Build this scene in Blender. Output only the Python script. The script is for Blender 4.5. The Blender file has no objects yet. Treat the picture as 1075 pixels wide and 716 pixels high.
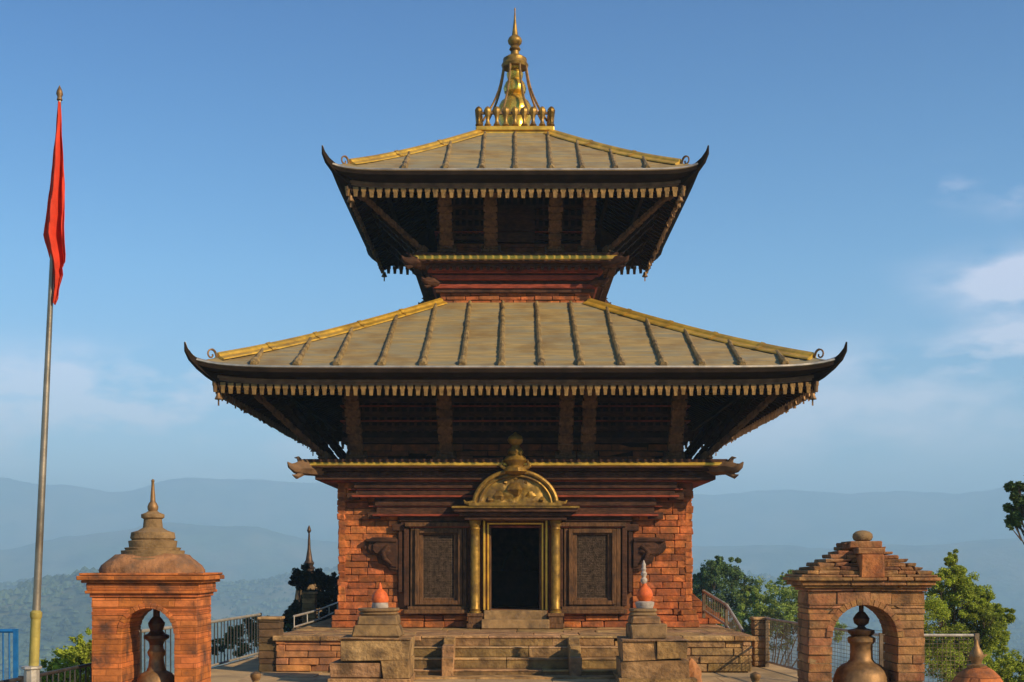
import bpy, math, random
from math import sin, cos, pi, sqrt, radians as R
from mathutils import Vector, noise, Matrix
random.seed(7)
sc = bpy.context.scene
col = sc.collection
EYE = 1.95; F = 1320.0; HX = 537.5; HY = 590.0

# ------------------------------------------------------------------ camera, sky, sun, exposure
cam_d = bpy.data.cameras.new('camera'); cam = bpy.data.objects.new('camera', cam_d); col.objects.link(cam)
cam.location = (0, 0, EYE); cam.rotation_euler = (R(90), 0, 0)
cam_d.sensor_width = 36; cam_d.lens = 36 * F / 1075; cam_d.shift_y = (HY - 358) / 1075
cam_d.clip_start = 0.1; cam_d.clip_end = 30000
sc.camera = cam
SUN_AZ, SUN_EL = 52, 27.3          # degrees to the right of the camera's back, above the horizon
sun_d = bpy.data.lights.new('sun', 'SUN'); sun = bpy.data.objects.new('sun', sun_d); col.objects.link(sun)
sun_d.energy = 4.9; sun_d.angle = R(0.53); sun_d.color = (1.0, 0.80, 0.54)
to_sun = Vector((sin(R(SUN_AZ)) * cos(R(SUN_EL)), -cos(R(SUN_AZ)) * cos(R(SUN_EL)), sin(R(SUN_EL))))
sun.rotation_euler = to_sun.to_track_quat('Z', 'Y').to_euler(); sun.location = (20, -20, 30)
w = bpy.data.worlds.new('World'); sc.world = w; w.use_nodes = True
wt = w.node_tree; wn = wt.nodes; wl = wt.links
bg = wn['Background']; bg.inputs['Strength'].default_value = 0.125
sky = wn.new('ShaderNodeTexSky'); sky.sky_type = 'NISHITA'; sky.sun_disc = False
sky.sun_elevation = R(SUN_EL); sky.sun_rotation = R(180 - SUN_AZ)
sky.air_density = 1.0; sky.dust_density = 0.3; sky.ozone_density = 2.0; sky.altitude = 900
hs = wn.new('ShaderNodeHueSaturation'); hs.inputs['Saturation'].default_value = 1.32; hs.inputs['Value'].default_value = 1.0
wl.new(sky.outputs[0], hs.inputs['Color'])
tc = wn.new('ShaderNodeTexCoord')
mp = wn.new('ShaderNodeMapping'); mp.inputs['Scale'].default_value = (7, 7, 19)
nz = wn.new('ShaderNodeTexNoise'); nz.inputs['Scale'].default_value = 1.0; nz.inputs['Detail'].default_value = 7; nz.inputs['Roughness'].default_value = 0.55
wl.new(tc.outputs['Generated'], mp.inputs[0]); wl.new(mp.outputs[0], nz.inputs['Vector'])
def wmath(op, a=None, b=None, c=None):
    n = wn.new('ShaderNodeMath'); n.operation = op
    for i, v in enumerate((a, b, c)):
        if v is None: continue
        if isinstance(v, (int, float)): n.inputs[i].default_value = v
        else: wl.new(v, n.inputs[i])
    return n.outputs[0]
def sky_dir(px, py): return Vector(((px - HX) / F, 1, (HY - py) / F)).normalized()
mask = None
# faint cloud banks, each centred on a direction of the sky
for (px, py, wx, wz, amt) in ((150, 420, .08, .016, .75), (120, 385, .08, .012, .45), (30, 440, .07, .03, .4), (1072, 330, .03, .026, .55), (1010, 375, .07, .012, .7),
                              (1000, 197, .015, .010, .3), (1060, 205, .014, .010, .35), (900, 440, .16, .03, .45), (300, 470, .2, .03, .35), (1075, 290, .05, .012, .7)):
    d = sky_dir(px, py)
    sub = wn.new('ShaderNodeVectorMath'); sub.operation = 'SUBTRACT'; wl.new(tc.outputs['Generated'], sub.inputs[0]); sub.inputs[1].default_value = d
    sclv = wn.new('ShaderNodeVectorMath'); sclv.operation = 'MULTIPLY'; wl.new(sub.outputs[0], sclv.inputs[0]); sclv.inputs[1].default_value = (1 / wx, 1 / wx, 1 / wz)
    ln = wn.new('ShaderNodeVectorMath'); ln.operation = 'LENGTH'; wl.new(sclv.outputs[0], ln.inputs[0])
    g = wmath('POWER', 2.718, wmath('MULTIPLY', wmath('POWER', ln.outputs['Value'], 2.0), -0.7))
    g = wmath('MULTIPLY', g, amt)
    mask = g if mask is None else wmath('ADD', mask, g)
nthr = wmath('MULTIPLY', wmath('SUBTRACT', nz.outputs['Fac'], 0.42), 6.0)
nthr = wmath('MAXIMUM', nthr, 0.0)
cl = wmath('MINIMUM', wmath('MULTIPLY', nthr, mask), 0.40)
mx = wn.new('ShaderNodeMixRGB'); 
# the sky pales towards the horizon a little faster than clean air would
sxyz = wn.new('ShaderNodeSeparateXYZ'); wl.new(tc.outputs['Generated'], sxyz.inputs[0])
grd = wn.new('ShaderNodeValToRGB'); grd.color_ramp.elements[0].position = 0.0; grd.color_ramp.elements[0].color = (1.35, 1.06, 1.0, 1)
grd.color_ramp.elements[1].position = .46; grd.color_ramp.elements[1].color = (.0, .42, .72, 1)
e1 = grd.color_ramp.elements.new(.22); e1.color = (.92, 1.0, 1.0, 1)
wl.new(sxyz.outputs['Z'], grd.inputs[0])
gm = wn.new('ShaderNodeMixRGB'); gm.blend_type = 'MULTIPLY'; gm.inputs[0].default_value = 1; wl.new(hs.outputs[0], gm.inputs[1]); wl.new(grd.outputs[0], gm.inputs[2])
wl.new(cl, mx.inputs[0]); wl.new(gm.outputs[0], mx.inputs[1]); mx.inputs[2].default_value = (11.5, 9.4, 9.3, 1)
wl.new(mx.outputs[0], bg.inputs['Color'])
sc.view_settings.view_transform = 'Standard'; sc.view_settings.look = 'None'
sc.view_settings.exposure = 0.46; sc.view_settings.gamma = 1.0; sc.view_settings.use_curve_mapping = False
sc.cycles.use_denoising = True
sc.cycles.max_bounces = 6; sc.cycles.diffuse_bounces = 3; sc.cycles.volume_bounces = 3; sc.cycles.transparent_max_bounces = 6

# ------------------------------------------------------------------ materials
M = {}
def mat(name, base, rough=.8, metal=0.0, var=.25, scale=6.0, bump=.3, bscale=30.0, stain=None, stain_amt=.5, stain_scale=1.5, tint=False,
        brick=None, stretch=(1, 1, 1), trans=0.0, spec=.3, second=None, sec_scale=3.0, coat=0, bdist=.02):
    """procedural weathered surface; tint=True multiplies by the per-block colour attribute; brick=(length,height,mortar)"""
    m = bpy.data.materials.new(name); m.use_nodes = True; nt = m.node_tree; n = nt.nodes; l = nt.links
    b = n['Principled BSDF']; b.inputs['Roughness'].default_value = rough; b.inputs['Metallic'].default_value = metal
    b.inputs['Specular IOR Level'].default_value = spec
    t = n.new('ShaderNodeTexCoord'); mpn = n.new('ShaderNodeMapping'); mpn.inputs['Scale'].default_value = stretch; l.new(t.outputs['Object'], mpn.inputs[0])
    def NZ(s, det=5, src=None):
        q = n.new('ShaderNodeTexNoise'); q.inputs['Scale'].default_value = s; q.inputs['Detail'].default_value = det; q.inputs['Roughness'].default_value = .6
        l.new(src or mpn.outputs[0], q.inputs['Vector']); return q.outputs['Fac']
    def ramp(src, lo, hi, p0=.35, p1=.65):
        q = n.new('ShaderNodeValToRGB'); q.color_ramp.elements[0].position = p0; q.color_ramp.elements[1].position = p1
        q.color_ramp.elements[0].color = (*lo, 1); q.color_ramp.elements[1].color = (*hi, 1); l.new(src, q.inputs[0]); return q.outputs[0]
    def MIX(f, a, c, mode='MIX'):
        q = n.new('ShaderNodeMixRGB'); q.blend_type = mode
        for i, v in ((0, f), (1, a), (2, c)):
            if isinstance(v, (int, float)): q.inputs[i].default_value = v
            elif isinstance(v, tuple): q.inputs[i].default_value = (*v, 1)
            else: l.new(v, q.inputs[i])
        return q.outputs[0]
    lo = tuple(c * (1 - var) for c in base); hi = tuple(min(1, c * (1 + var)) for c in base)
    c = ramp(NZ(scale), lo, hi)
    if second: c = MIX(ramp(NZ(sec_scale, 6), (0, 0, 0), (1, 1, 1), .45, .6), c, second)
    hsrc = NZ(bscale, 6)
    height = hsrc
    if brick:
        L, H, mo = brick
        # running-bond coordinates along any vertical face
        cr = n.new('ShaderNodeVectorMath'); cr.operation = 'CROSS_PRODUCT'; cr.inputs[0].default_value = (0, 0, 1); l.new(t.outputs['Normal'], cr.inputs[1])
        dt = n.new('ShaderNodeVectorMath'); dt.operation = 'DOT_PRODUCT'; l.new(t.outputs['Object'], dt.inputs[0]); l.new(cr.outputs[0], dt.inputs[1])
        sp = n.new('ShaderNodeSeparateXYZ'); l.new(t.outputs['Object'], sp.inputs[0])
        cb = n.new('ShaderNodeCombineXYZ'); l.new(dt.outputs['Value'], cb.inputs[0]); l.new(sp.outputs['Z'], cb.inputs[1])
        wob = n.new('ShaderNodeVectorMath'); wob.operation = 'ADD'; l.new(cb.outputs[0], wob.inputs[0])
        nn = n.new('ShaderNodeTexNoise'); nn.inputs['Scale'].default_value = 6; l.new(t.outputs['Object'], nn.inputs['Vector'])
        sc_ = n.new('ShaderNodeVectorMath'); sc_.operation = 'SCALE'; sc_.inputs['Scale'].default_value = .02; l.new(nn.outputs['Color'], sc_.inputs[0]); l.new(sc_.outputs[0], wob.inputs[1])
        br = n.new('ShaderNodeTexBrick'); l.new(wob.outputs[0], br.inputs['Vector'])
        br.inputs['Scale'].default_value = 1; br.inputs['Brick Width'].default_value = L; br.inputs['Row Height'].default_value = H
        br.inputs['Mortar Size'].default_value = mo; br.inputs['Mortar Smooth'].default_value = .3; br.inputs['Color1'].default_value = (.6, .6, .6, 1); br.inputs['Color2'].default_value = (1.15, 1.1, 1.05, 1)
        br.inputs['Mortar'].default_value = (.35, .3, .26, 1)
        c = MIX(.8, c, br.outputs['Color'], 'MULTIPLY')
        mm = n.new('ShaderNodeMath'); mm.operation = 'MULTIPLY_ADD'; l.new(br.outputs['Fac'], mm.inputs[0]); mm.inputs[1].default_value = -.8; l.new(hsrc, mm.inputs[2]); height = mm.outputs[0]
    if tint:
        at = n.new('ShaderNodeAttribute'); at.attribute_name = 'tint'; c = MIX(1, c, at.outputs['Color'], 'MULTIPLY')
    if stain:
        f = ramp(NZ(stain_scale, 8, t.outputs['Object']), (0, 0, 0), (stain_amt,) * 3, .48, .66)
        c = MIX(f, c, stain)
    l.new(c, b.inputs['Base Color'])
    bp = n.new('ShaderNodeBump'); bp.inputs['Strength'].default_value = bump; bp.inputs['Distance'].default_value = bdist; l.new(height, bp.inputs['Height']); l.new(bp.outputs[0], b.inputs['Normal'])
    if rough < .75:
        rr = n.new('ShaderNodeMapRange'); l.new(NZ(scale * 2), rr.inputs[0]); rr.inputs[3].default_value = max(.05, rough - .15); rr.inputs[4].default_value = rough + .2; l.new(rr.outputs[0], b.inputs['Roughness'])
    if trans:
        tr = n.new('ShaderNodeBsdfTranslucent'); l.new(c, tr.inputs['Color']); ms = n.new('ShaderNodeMixShader'); ms.inputs[0].default_value = trans
        l.new(b.outputs[0], ms.inputs[1]); l.new(tr.outputs[0], ms.inputs[2]); l.new(ms.outputs[0], n['Material Output'].inputs[0])
    M[name] = m; return m
mat('brick', (.47, .135, .036), .9, tint=True, var=.4, scale=7, bump=.8, bscale=16, stain=(.14, .055, .03), stain_amt=.65, stain_scale=2.3, second=(.30, .10, .03), sec_scale=6, bdist=.03)
mat('brick_core', (.20, .08, .03), .95, bump=.4)
mat('brick_shrine', (.58, .18, .045), .85, tint=True, var=.22, scale=5, bump=.45, bscale=22, stain=(.085, .045, .028), stain_amt=.9, stain_scale=3.3, brick=(.30, .075, .004))
mat('brick_brown', (.38, .195, .075), .9, tint=True, var=.3, scale=6, bump=.9, bscale=16, stain=(.085, .05, .028), stain_amt=.8, stain_scale=4.2, second=(.34, .14, .055), sec_scale=2.7, bdist=.03)
mat('shrine_dome', (.33, .15, .06), .9, var=.35, scale=5, bump=.9, bscale=15, stain=(.16, .10, .06), stain_amt=.9, stain_scale=3.1, bdist=.03)
mat('platform_brick', (.42, .175, .06), .9, tint=True, var=.3, scale=6, bump=.6, bscale=20, stain=(.12, .07, .045), stain_amt=.7, stain_scale=2.2)
mat('stone', (.41, .245, .10), .92, tint=True, var=.35, scale=5, bump=1.0, bscale=12, stain=(.11, .07, .035), stain_amt=.8, stain_scale=3.1, second=(.30, .17, .065), sec_scale=1.6, bdist=.04)
mat('stone_dark', (.28, .17, .07), .9, tint=True, var=.35, scale=5, bump=.8, bscale=14, stain=(.07, .05, .035), stain_amt=.8, stain_scale=3.0)
mat('paving', (.50, .34, .16), .9, var=.2, scale=1.2, bump=.35, bscale=20, stain=(.2, .14, .085), stain_amt=.6, stain_scale=.9)
mat('moss_stone', (.27, .165, .07), .9, var=.35, scale=8, bump=.7, bscale=24, stain=(.07, .055, .04), stain_amt=.8, stain_scale=4)
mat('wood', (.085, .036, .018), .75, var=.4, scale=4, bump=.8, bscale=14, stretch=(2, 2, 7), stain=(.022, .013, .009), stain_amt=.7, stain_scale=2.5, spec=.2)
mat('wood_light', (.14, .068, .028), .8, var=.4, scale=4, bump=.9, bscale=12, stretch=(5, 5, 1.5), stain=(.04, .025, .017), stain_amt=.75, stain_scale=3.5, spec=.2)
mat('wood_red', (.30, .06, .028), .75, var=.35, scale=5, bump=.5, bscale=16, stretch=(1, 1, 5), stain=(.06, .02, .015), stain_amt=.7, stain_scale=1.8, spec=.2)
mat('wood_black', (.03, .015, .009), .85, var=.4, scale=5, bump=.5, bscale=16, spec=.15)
mat('lattice', (.095, .06, .034), .8, var=.5, scale=14, bump=1.0, bscale=45, bdist=.04)
mat('gold', (.80, .47, .06), .36, metal=.55, var=.22, scale=4, bump=.25, bscale=20, stain=(.35, .2, .06), stain_amt=.5, stain_scale=2.2)
mat('gold_old', (.33, .19, .035), .45, metal=.5, var=.35, scale=9, bump=.5, bscale=14, stain=(.13, .075, .03), stain_amt=.85, stain_scale=3.5, bdist=.015)
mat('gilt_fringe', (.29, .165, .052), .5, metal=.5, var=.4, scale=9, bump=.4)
mat('gold_bright', (.85, .52, .07), .22, metal=.7, var=.2, scale=5, bump=.2, bscale=14)
mat('roof_sheet', (.39, .275, .11), .62, metal=.1, var=.2, scale=3.0, bump=.5, bscale=9, stretch=(.6, .6, 9), stain=(.25, .155, .055), stain_amt=.75, stain_scale=1.1, second=(.29, .25, .15), sec_scale=1.3)
mat('roof_rib', (.34, .23, .09), .6, metal=.35, var=.4, scale=7, bump=.8, bscale=16, stain=(.09, .06, .035), stain_amt=.75, stain_scale=5, bdist=.04)
mat('eave_metal', (.62, .50, .34), .38, metal=.8, var=.2, scale=3, bump=.1)
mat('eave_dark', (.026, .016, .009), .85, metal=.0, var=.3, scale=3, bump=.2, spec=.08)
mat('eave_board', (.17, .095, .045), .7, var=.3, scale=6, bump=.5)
mat('bronze', (.30, .17, .07), .55, metal=.55, var=.3, scale=7, bump=.3, bscale=16, stain=(.10, .065, .035), stain_amt=.8, stain_scale=5)
mat('bronze_dark', (.10, .06, .035), .5, metal=.7, var=.3, scale=7, bump=.4)
mat('vermilion', (.66, .13, .025), .6, var=.2, scale=20, bump=.3, stain=(.4, .05, .02), stain_amt=.5, stain_scale=9)
mat('whitewash', (.45, .38, .30), .7, var=.15, scale=15, bump=.4, stain=(.25, .2, .15), stain_amt=.6, stain_scale=14)
mat('iron', (.055, .05, .045), .5, metal=.4, var=.3, bump=.2)
mat('iron_rust', (.16, .115, .07), .6, metal=.3, var=.4, bump=.3)
mat('rail_light', (.45, .40, .32), .45, metal=.4, var=.2, bump=.15)
mat('blue_paint', (.015, .14, .36), .45, var=.15, bump=.1, scale=8)
mat('pole_metal', (.34, .28, .20), .38, metal=.75, var=.2, scale=3, bump=.1, stain=(.2, .13, .07), stain_amt=.5, stain_scale=4)
mat('pole_yellow', (.42, .33, .08), .5, metal=.2, var=.25, scale=4, bump=.15, stain=(.15, .12, .05), stain_amt=.6, stain_scale=5)
mat('cloth_red', (.88, .085, .035), .8, var=.12, scale=6, bump=.15, bscale=80, trans=.35)
mat('bark', (.10, .07, .045), .9, var=.35, scale=6, bump=.9, bscale=12)
mat('leaf_dark', (.11, .17, .05), .6, var=.5, scale=1.2, bump=0, trans=.25)
mat('leaf_black', (.012, .024, .012), .65, var=.5, scale=1.2, bump=0, trans=.12)  # leaf green darkened to carry the temple's shade
mat('leaf_mid', (.28, .35, .07), .6, var=.55, scale=.9, bump=0, trans=.35)
mat('leaf_lime', (.36, .42, .05), .6, var=.45, scale=1.1, bump=0, trans=.4)
mat('forest', (.07, .10, .045), .9, var=.6, scale=.02, bump=0)
# hillsides: forest with clearings and fields
m = mat('hill_land', (.075, .11, .05), .95, var=.5, scale=.012, bump=1.0, bscale=.05, second=(.19, .18, .10), sec_scale=.0055, bdist=6.0)

# ------------------------------------------------------------------ mesh helpers
class MB:
    def __init__(s): s.v = []; s.f = []; s.t = []; s.s = []
    def add(s, vs, fs, tint=None, smooth=False):
        o = len(s.v); s.v += [tuple(p) for p in vs]
        for f in fs: s.f.append([i + o for i in f]); s.t.append(tint or (1, 1, 1)); s.s.append(smooth)
    def hexa(s, p, tint=None):   # p: 4 bottom ccw, 4 top ccw
        s.add(p, [(3, 2, 1, 0), (4, 5, 6, 7), (0, 1, 5, 4), (1, 2, 6, 5), (2, 3, 7, 6), (3, 0, 4, 7)], tint)
    def box(s, x0, x1, y0, y1, z0, z1, tint=None, j=0.0, taper=0.0):
        q = lambda: random.uniform(-j, j) if j else 0
        t = taper
        P = [(x0, y0, z0), (x1, y0, z0), (x1, y1, z0), (x0, y1, z0), (x0 + t, y0 + t, z1), (x1 - t, y0 + t, z1), (x1 - t, y1 - t, z1), (x0 + t, y1 - t, z1)]
        s.hexa([(a + q(), b + q(), c + q() * .5) for a, b, c in P], tint)
    def beam(s, p0, p1, wd, th, up=(0, 0, 1), tint=None, e=1.0):
        p0 = Vector(p0); p1 = Vector(p1); d = (p1 - p0).normalized(); a = d.cross(Vector(up))
        if a.length < 1e-4: a = d.cross(Vector((0, 1, 0)))
        a.normalize(); b = a.cross(d).normalized()
        q = []
        for p, k in ((p0, 1), (p1, e)):
            for sx, sy in ((-1, -1), (1, -1), (1, 1), (-1, 1)): q.append(p + a * sx * wd / 2 * k + b * sy * th / 2 * k)
        s.hexa(q, tint)
    def tube(s, pts, rad, n=8, tint=None, caps=True, smooth=True, jit=0.0):
        pts = [Vector(p) for p in pts]; N = len(pts)
        rs = rad if isinstance(rad, (list, tuple)) else [rad] * N
        vs = []; ref = None
        for i, p in enumerate(pts):
            d = (pts[min(i + 1, N - 1)] - pts[max(i - 1, 0)]).normalized()
            if ref is None: ref = d.orthogonal().normalized()
            a = (ref - d * ref.dot(d)).normalized(); ref = a; b = d.cross(a)
            for k in range(n):
                t = 2 * pi * k / n; r = rs[i] * (1 + random.uniform(-jit, jit))
                vs.append(p + (a * cos(t) + b * sin(t)) * r)
        fs = [(i * n + k, i * n + (k + 1) % n, (i + 1) * n + (k + 1) % n, (i + 1) * n + k) for i in range(N - 1) for k in range(n)]
        if caps: fs += [tuple(range(n))[::-1], tuple((N - 1) * n + k for k in range(n))]
        s.add(vs, fs, tint, smooth)
    def lathe(s, prof, c=(0, 0, 0), n=24, tint=None, smooth=True, jit=0.0, sq=0.0, rotz=0.0):
        """prof [(r,z)] bottom to top; sq>0 squares the section"""
        vs = []; cx, cy, cz = c
        for r, z in prof:
            for k in range(n):
                t = 2 * pi * k / n + rotz; rr = r * (1 + random.uniform(-jit, jit))
                if sq:
                    m_ = max(abs(cos(2 * pi * k / n)), abs(sin(2 * pi * k / n))); rr *= (1 - sq) + sq / m_
                vs.append((cx + rr * cos(t), cy + rr * sin(t), cz + z))
        N = len(prof)
        fs = [(i * n + k, i * n + (k + 1) % n, (i + 1) * n + (k + 1) % n, (i + 1) * n + k) for i in range(N - 1) for k in range(n)]
        fs += [tuple(range(n))[::-1], tuple((N - 1) * n + k for k in range(n))]
        s.add(vs, fs, tint, smooth)
    def rot4(s, k):
        c_, s_ = [(1, 0), (0, 1), (-1, 0), (0, -1)][k % 4]
        r = MB(); r.f = [list(f) for f in s.f]; r.t = list(s.t); r.s = list(s.s)
        r.v = [(x * c_ - y * s_, x * s_ + y * c_, z) for x, y, z in s.v]; return r
    def join(s, o):
        k = len(s.v); s.v += o.v; s.f += [[i + k for i in f] for f in o.f]; s.t += o.t; s.s += o.s; return s
    def all4(s):
        r = MB()
        for k in range(4): r.join(s.rot4(k))
        return r
    def build(s, name, m, parent=None, loc=(0, 0, 0), bevel=0.0):
        me = bpy.data.meshes.new(name)
        me.from_pydata(s.v, [], s.f); me.materials.append(M[m] if isinstance(m, str) else m)
        me.polygons.foreach_set('use_smooth', s.s)
        if any(t != (1, 1, 1) for t in s.t):
            ca = me.color_attributes.new('tint', 'FLOAT_COLOR', 'CORNER'); data = []
            for f, t in zip(s.f, s.t): data += [t[0], t[1], t[2], 1.0] * len(f)
            ca.data.foreach_set('color', data)
        else:
            ca = me.color_attributes.new('tint', 'FLOAT_COLOR', 'POINT'); ca.data.foreach_set('color', [1.0] * 4 * len(s.v))
        me.update()
        if any(s.s): me.set_sharp_from_angle(angle=R(38))
        o = bpy.data.objects.new(name, me); col.objects.link(o); o.location = loc
        if parent: o.parent = parent
        if bevel:
            b = o.modifiers.new('edge', 'BEVEL'); b.width = bevel; b.segments = 1; b.limit_method = 'ANGLE'
        return o
def tag(o, label=None, cat=None, group=None, kind=None):
    if label: o['label'] = label
    if cat: o['category'] = cat
    if group: o['group'] = group
    if kind: o['kind'] = kind
    return o
def empty(name, loc, label, cat, group=None):
    o = bpy.data.objects.new(name, None); col.objects.link(o); o.location = loc; o.empty_display_size = .2
    return tag(o, label, cat, group)
def copy_tree(o, parent=None):
    c = o.copy(); col.objects.link(c); c.parent = parent
    for ch in list(o.children): copy_tree(ch, c)
    return c
def at(px, py, D): return ((px - HX) / F * D, D, EYE + (HY - py) / F * D)
def rt(lo=.75, hi=1.2):     # tint of one block
    v = random.uniform(lo, hi); return (v, v * random.uniform(.9, 1.06), v * random.uniform(.85, 1.1))

def courses(mb, u0, u1, z0, z1, face, H=.15, L=(.28, .6), gap=.012, prot=.03, depth=.12, holes=(), j=.006, tints=(.7, 1.25)):
    """real bricks laid on a vertical face. face(u, d) -> (x, y): d is distance out of the wall"""
    z = z0; row = 0
    while z < z1 - .03:
        zt = min(z1, z + H * random.uniform(.85, 1.12)); 
        if z1 - zt < .04: zt = z1
        ivs = [(u0, u1)]
        for (a, b, c, d) in holes:
            if c < (z + zt) / 2 < d:
                nv = []
                for (s_, e_) in ivs:
                    if b <= s_ or a >= e_: nv.append((s_, e_)); continue
                    if a > s_: nv.append((s_, a))
                    if b < e_: nv.append((b, e_))
                ivs = nv
        for (s_, e_) in ivs:
            u = s_
            first = True
            while u < e_ - .01:
                ln = random.uniform(*L) * (.5 if first and row % 2 else 1); first = False
                ue = min(e_, u + ln)
                if e_ - ue < .1: ue = e_
                p = random.uniform(0, prot); q = lambda: random.uniform(-j, j)
                g = gap / 2
                P = []
                for zz in (z + g, zt - g):
                    for (uu, dd) in ((u + g, p), (ue - g, p), (ue - g, -depth), (u + g, -depth)):
                        x, y = face(uu + q(), dd + q() * 1.5); P.append((x, y, zz + q()))
                mb.hexa(P, rt(*tints))
                u = ue
        z = zt; row += 1

# ------------------------------------------------------------------ terrain and haze
def lerp(tab, x):
    if x <= tab[0][0]: return tab[0][1]
    for (a, b), (c, d) in zip(tab, tab[1:]):
        if x <= c: t = (x - a) / (c - a); t = t * t * (3 - 2 * t); return b + (d - b) * t
    return tab[-1][1]
RIDGES = [  # distance, log width, skyline: azimuth as photograph column, row
    (1250, .26, [(-400, 640), (0, 628), (60, 614), (95, 603), (160, 640), (230, 655), (330, 655), (430, 700), (700, 720), (900, 700), (1075, 690), (1400, 650)]),
    (1900, .20, [(-500, 590), (0, 612), (90, 608), (230, 612), (330, 600), (450, 590), (720, 600), (850, 612), (960, 640), (1075, 655), (1500, 600)]),
    (3000, .14, [(-500, 560), (0, 575), (100, 560), (180, 549), (260, 553), (340, 566), (450, 575), (727, 574), (830, 571), (950, 572), (1075, 566), (1500, 560)]),
    (4700, .12, [(-600, 508), (-100, 503), (0, 500), (60, 508), (120, 515), (190, 503), (260, 504), (355, 508), (540, 515), (727, 519), (830, 514), (900, 520), (985, 519), (1075, 511), (1300, 508), (1700, 510)])]
def terrain_z(r, th):
    px = HX + F * math.tan(max(-1.2, min(1.2, th))) if abs(th) < 1.2 else (1600 if th > 0 else -600)
    base = lerp([(0, -2.6), (28, -2.8), (45, -6), (80, -16), (200, -45), (500, -100), (1200, -150), (6000, -160)], r)
    x, y = r * sin(th), r * cos(th)
    h = base
    for (Rr, wd, tab) in RIDGES:
        top = EYE + (HY - lerp(tab, px)) / F * Rr * cos(th if abs(th) < 1 else 1)
        top += noise.fractal(Vector((x / Rr * 6, y / Rr * 6, Rr)), 1, 2, 5) * Rr * .0028
        g = math.exp(-((math.log(max(r, 1)) - math.log(Rr)) / wd) ** 2)
        h = max(h, base + (top - base) * g)
    amp = min(1, max(0, (r - 60) / 400))
    h += noise.fractal(Vector((x / 160, y / 160, 3.3)), 1, 2, 5) * 9 * amp + noise.noise(Vector((x / 25, y / 25, 1))) * 1.8 * amp
    return h
def make_terrain():
    NT, NR = 760, 170
    ths = []
    for i in range(NT):
        u = i / NT * 2 - 1
        ths.append(pi * (0.25 * u + 0.75 * u ** 3))
    rs = [2 + (5600 - 2) * ((math.exp(5.2 * k / NR) - 1) / (math.exp(5.2) - 1)) for k in range(NR + 1)]
    mb = MB(); vs = []
    for r in rs:
        for th in ths: vs.append((r * sin(th), r * cos(th), terrain_z(r, th)))
    fs = [(i * NT + k, i * NT + (k + 1) % NT, (i + 1) * NT + (k + 1) % NT, (i + 1) * NT + k) for i in range(NR) for k in range(NT)]
    fs.append(tuple(range(NT))[::-1])
    mb.add(vs, fs, None, True)
    return mb.build('hills', 'hill_land')
tag(make_terrain(), kind='structure')
# far woodland on the slopes: irregular little crowns, one mass
mb = MB()
ico = []; 
for k in range(56000):
    th = random.uniform(-.46, .46); r = math.exp(random.uniform(math.log(150), math.log(2600)))
    if noise.noise(Vector((r * sin(th) / 130, r * cos(th) / 130, 7))) < -.12: continue
    x, y = r * sin(th), r * cos(th); z = terrain_z(r, th)
    s = random.uniform(1.6, 3.5) * (1 + r / 2500)
    vs = []
    for (a, b, c) in ((1, 0, .2), (.3, .9, .3), (-.8, .6, .2), (-.8, -.6, .3), (.3, -.9, .2), (.1, .1, 1.1), (.55, .55, .75), (-.6, 0, .8), (.2, -.6, .8)):
        vs.append((x + s * a * random.uniform(.7, 1.2), y + s * b * random.uniform(.7, 1.2), z + s * c * random.uniform(.7, 1.3)))
    mb.add(vs, [(0, 1, 6), (1, 7, 6), (1, 2, 7), (2, 3, 7), (3, 8, 7), (3, 4, 8), (4, 0, 8), (0, 6, 8), (6, 7, 5), (7, 8, 5), (8, 6, 5)])
tag(mb.build('forest', 'forest'), 'dark hazy woodland covering the far valley slopes', 'forest', kind='stuff')
# the air
mb = MB(); mb.box(-5900, 5900, -5900, 5900, -330, 345)
hz = bpy.data.materials.new('haze'); hz.use_nodes = True; n = hz.node_tree.nodes; n.remove(n['Principled BSDF'])
vol = n.new('ShaderNodeVolumePrincipled'); vol.inputs['Density'].default_value = .00056; vol.inputs['Color'].default_value = (.50, .78, 1.0, 1); vol.inputs['Anisotropy'].default_value = .0
hz.node_tree.links.new(vol.outputs[0], n['Material Output'].inputs['Volume'])
tag(mb.build('haze', hz), 'blue morning haze filling the valley air', 'haze', kind='stuff')

# ------------------------------------------------------------------ hilltop ground
def slab_poly(name, pts, z0, z1, m, **kw):
    mb = MB(); n = len(pts)
    mb.add([(x, y, z0) for x, y in pts] + [(x, y, z1) for x, y in pts], [tuple(range(n))[::-1], tuple(range(n, 2 * n))] + [(i, (i + 1) % n, n + (i + 1) % n, n + i) for i in range(n)])
    return mb.build(name, m, **kw)
FN = [(-5.5, 12.0), (-5.34, 13.7), (-5.2, 15.9)]
FL = [(-6.1, 18.4), (-5.75, 19.4), (-5.38, 22.2), (-5.15, 25.7)]       # left fence line
FR = [(4.72, 23.3), (5.02, 20.2), (5.3, 18.05), (6.65, 18.0)]                          # right fence line
outline = [(-5.6, -4), (-5.7, 10), (-5.5, 15.2), (-7.9, 18.2), (-7.9, 20.2), (-5.95, 20.4), (-5.6, 22.2), (-5.35, 26), (-5.6, 36), (-3, 38.5), (5, 38.5), (5.6, 32), (5.0, 24.5), (5.25, 20.3), (5.6, 18.25), (6.9, 18.2), (7.1, 10), (6.5, -4)]
outline = outline[::-1]
o = slab_poly('paved_ground', outline, -3.2, 0.0, 'paving'); tag(o, kind='structure')
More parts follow.
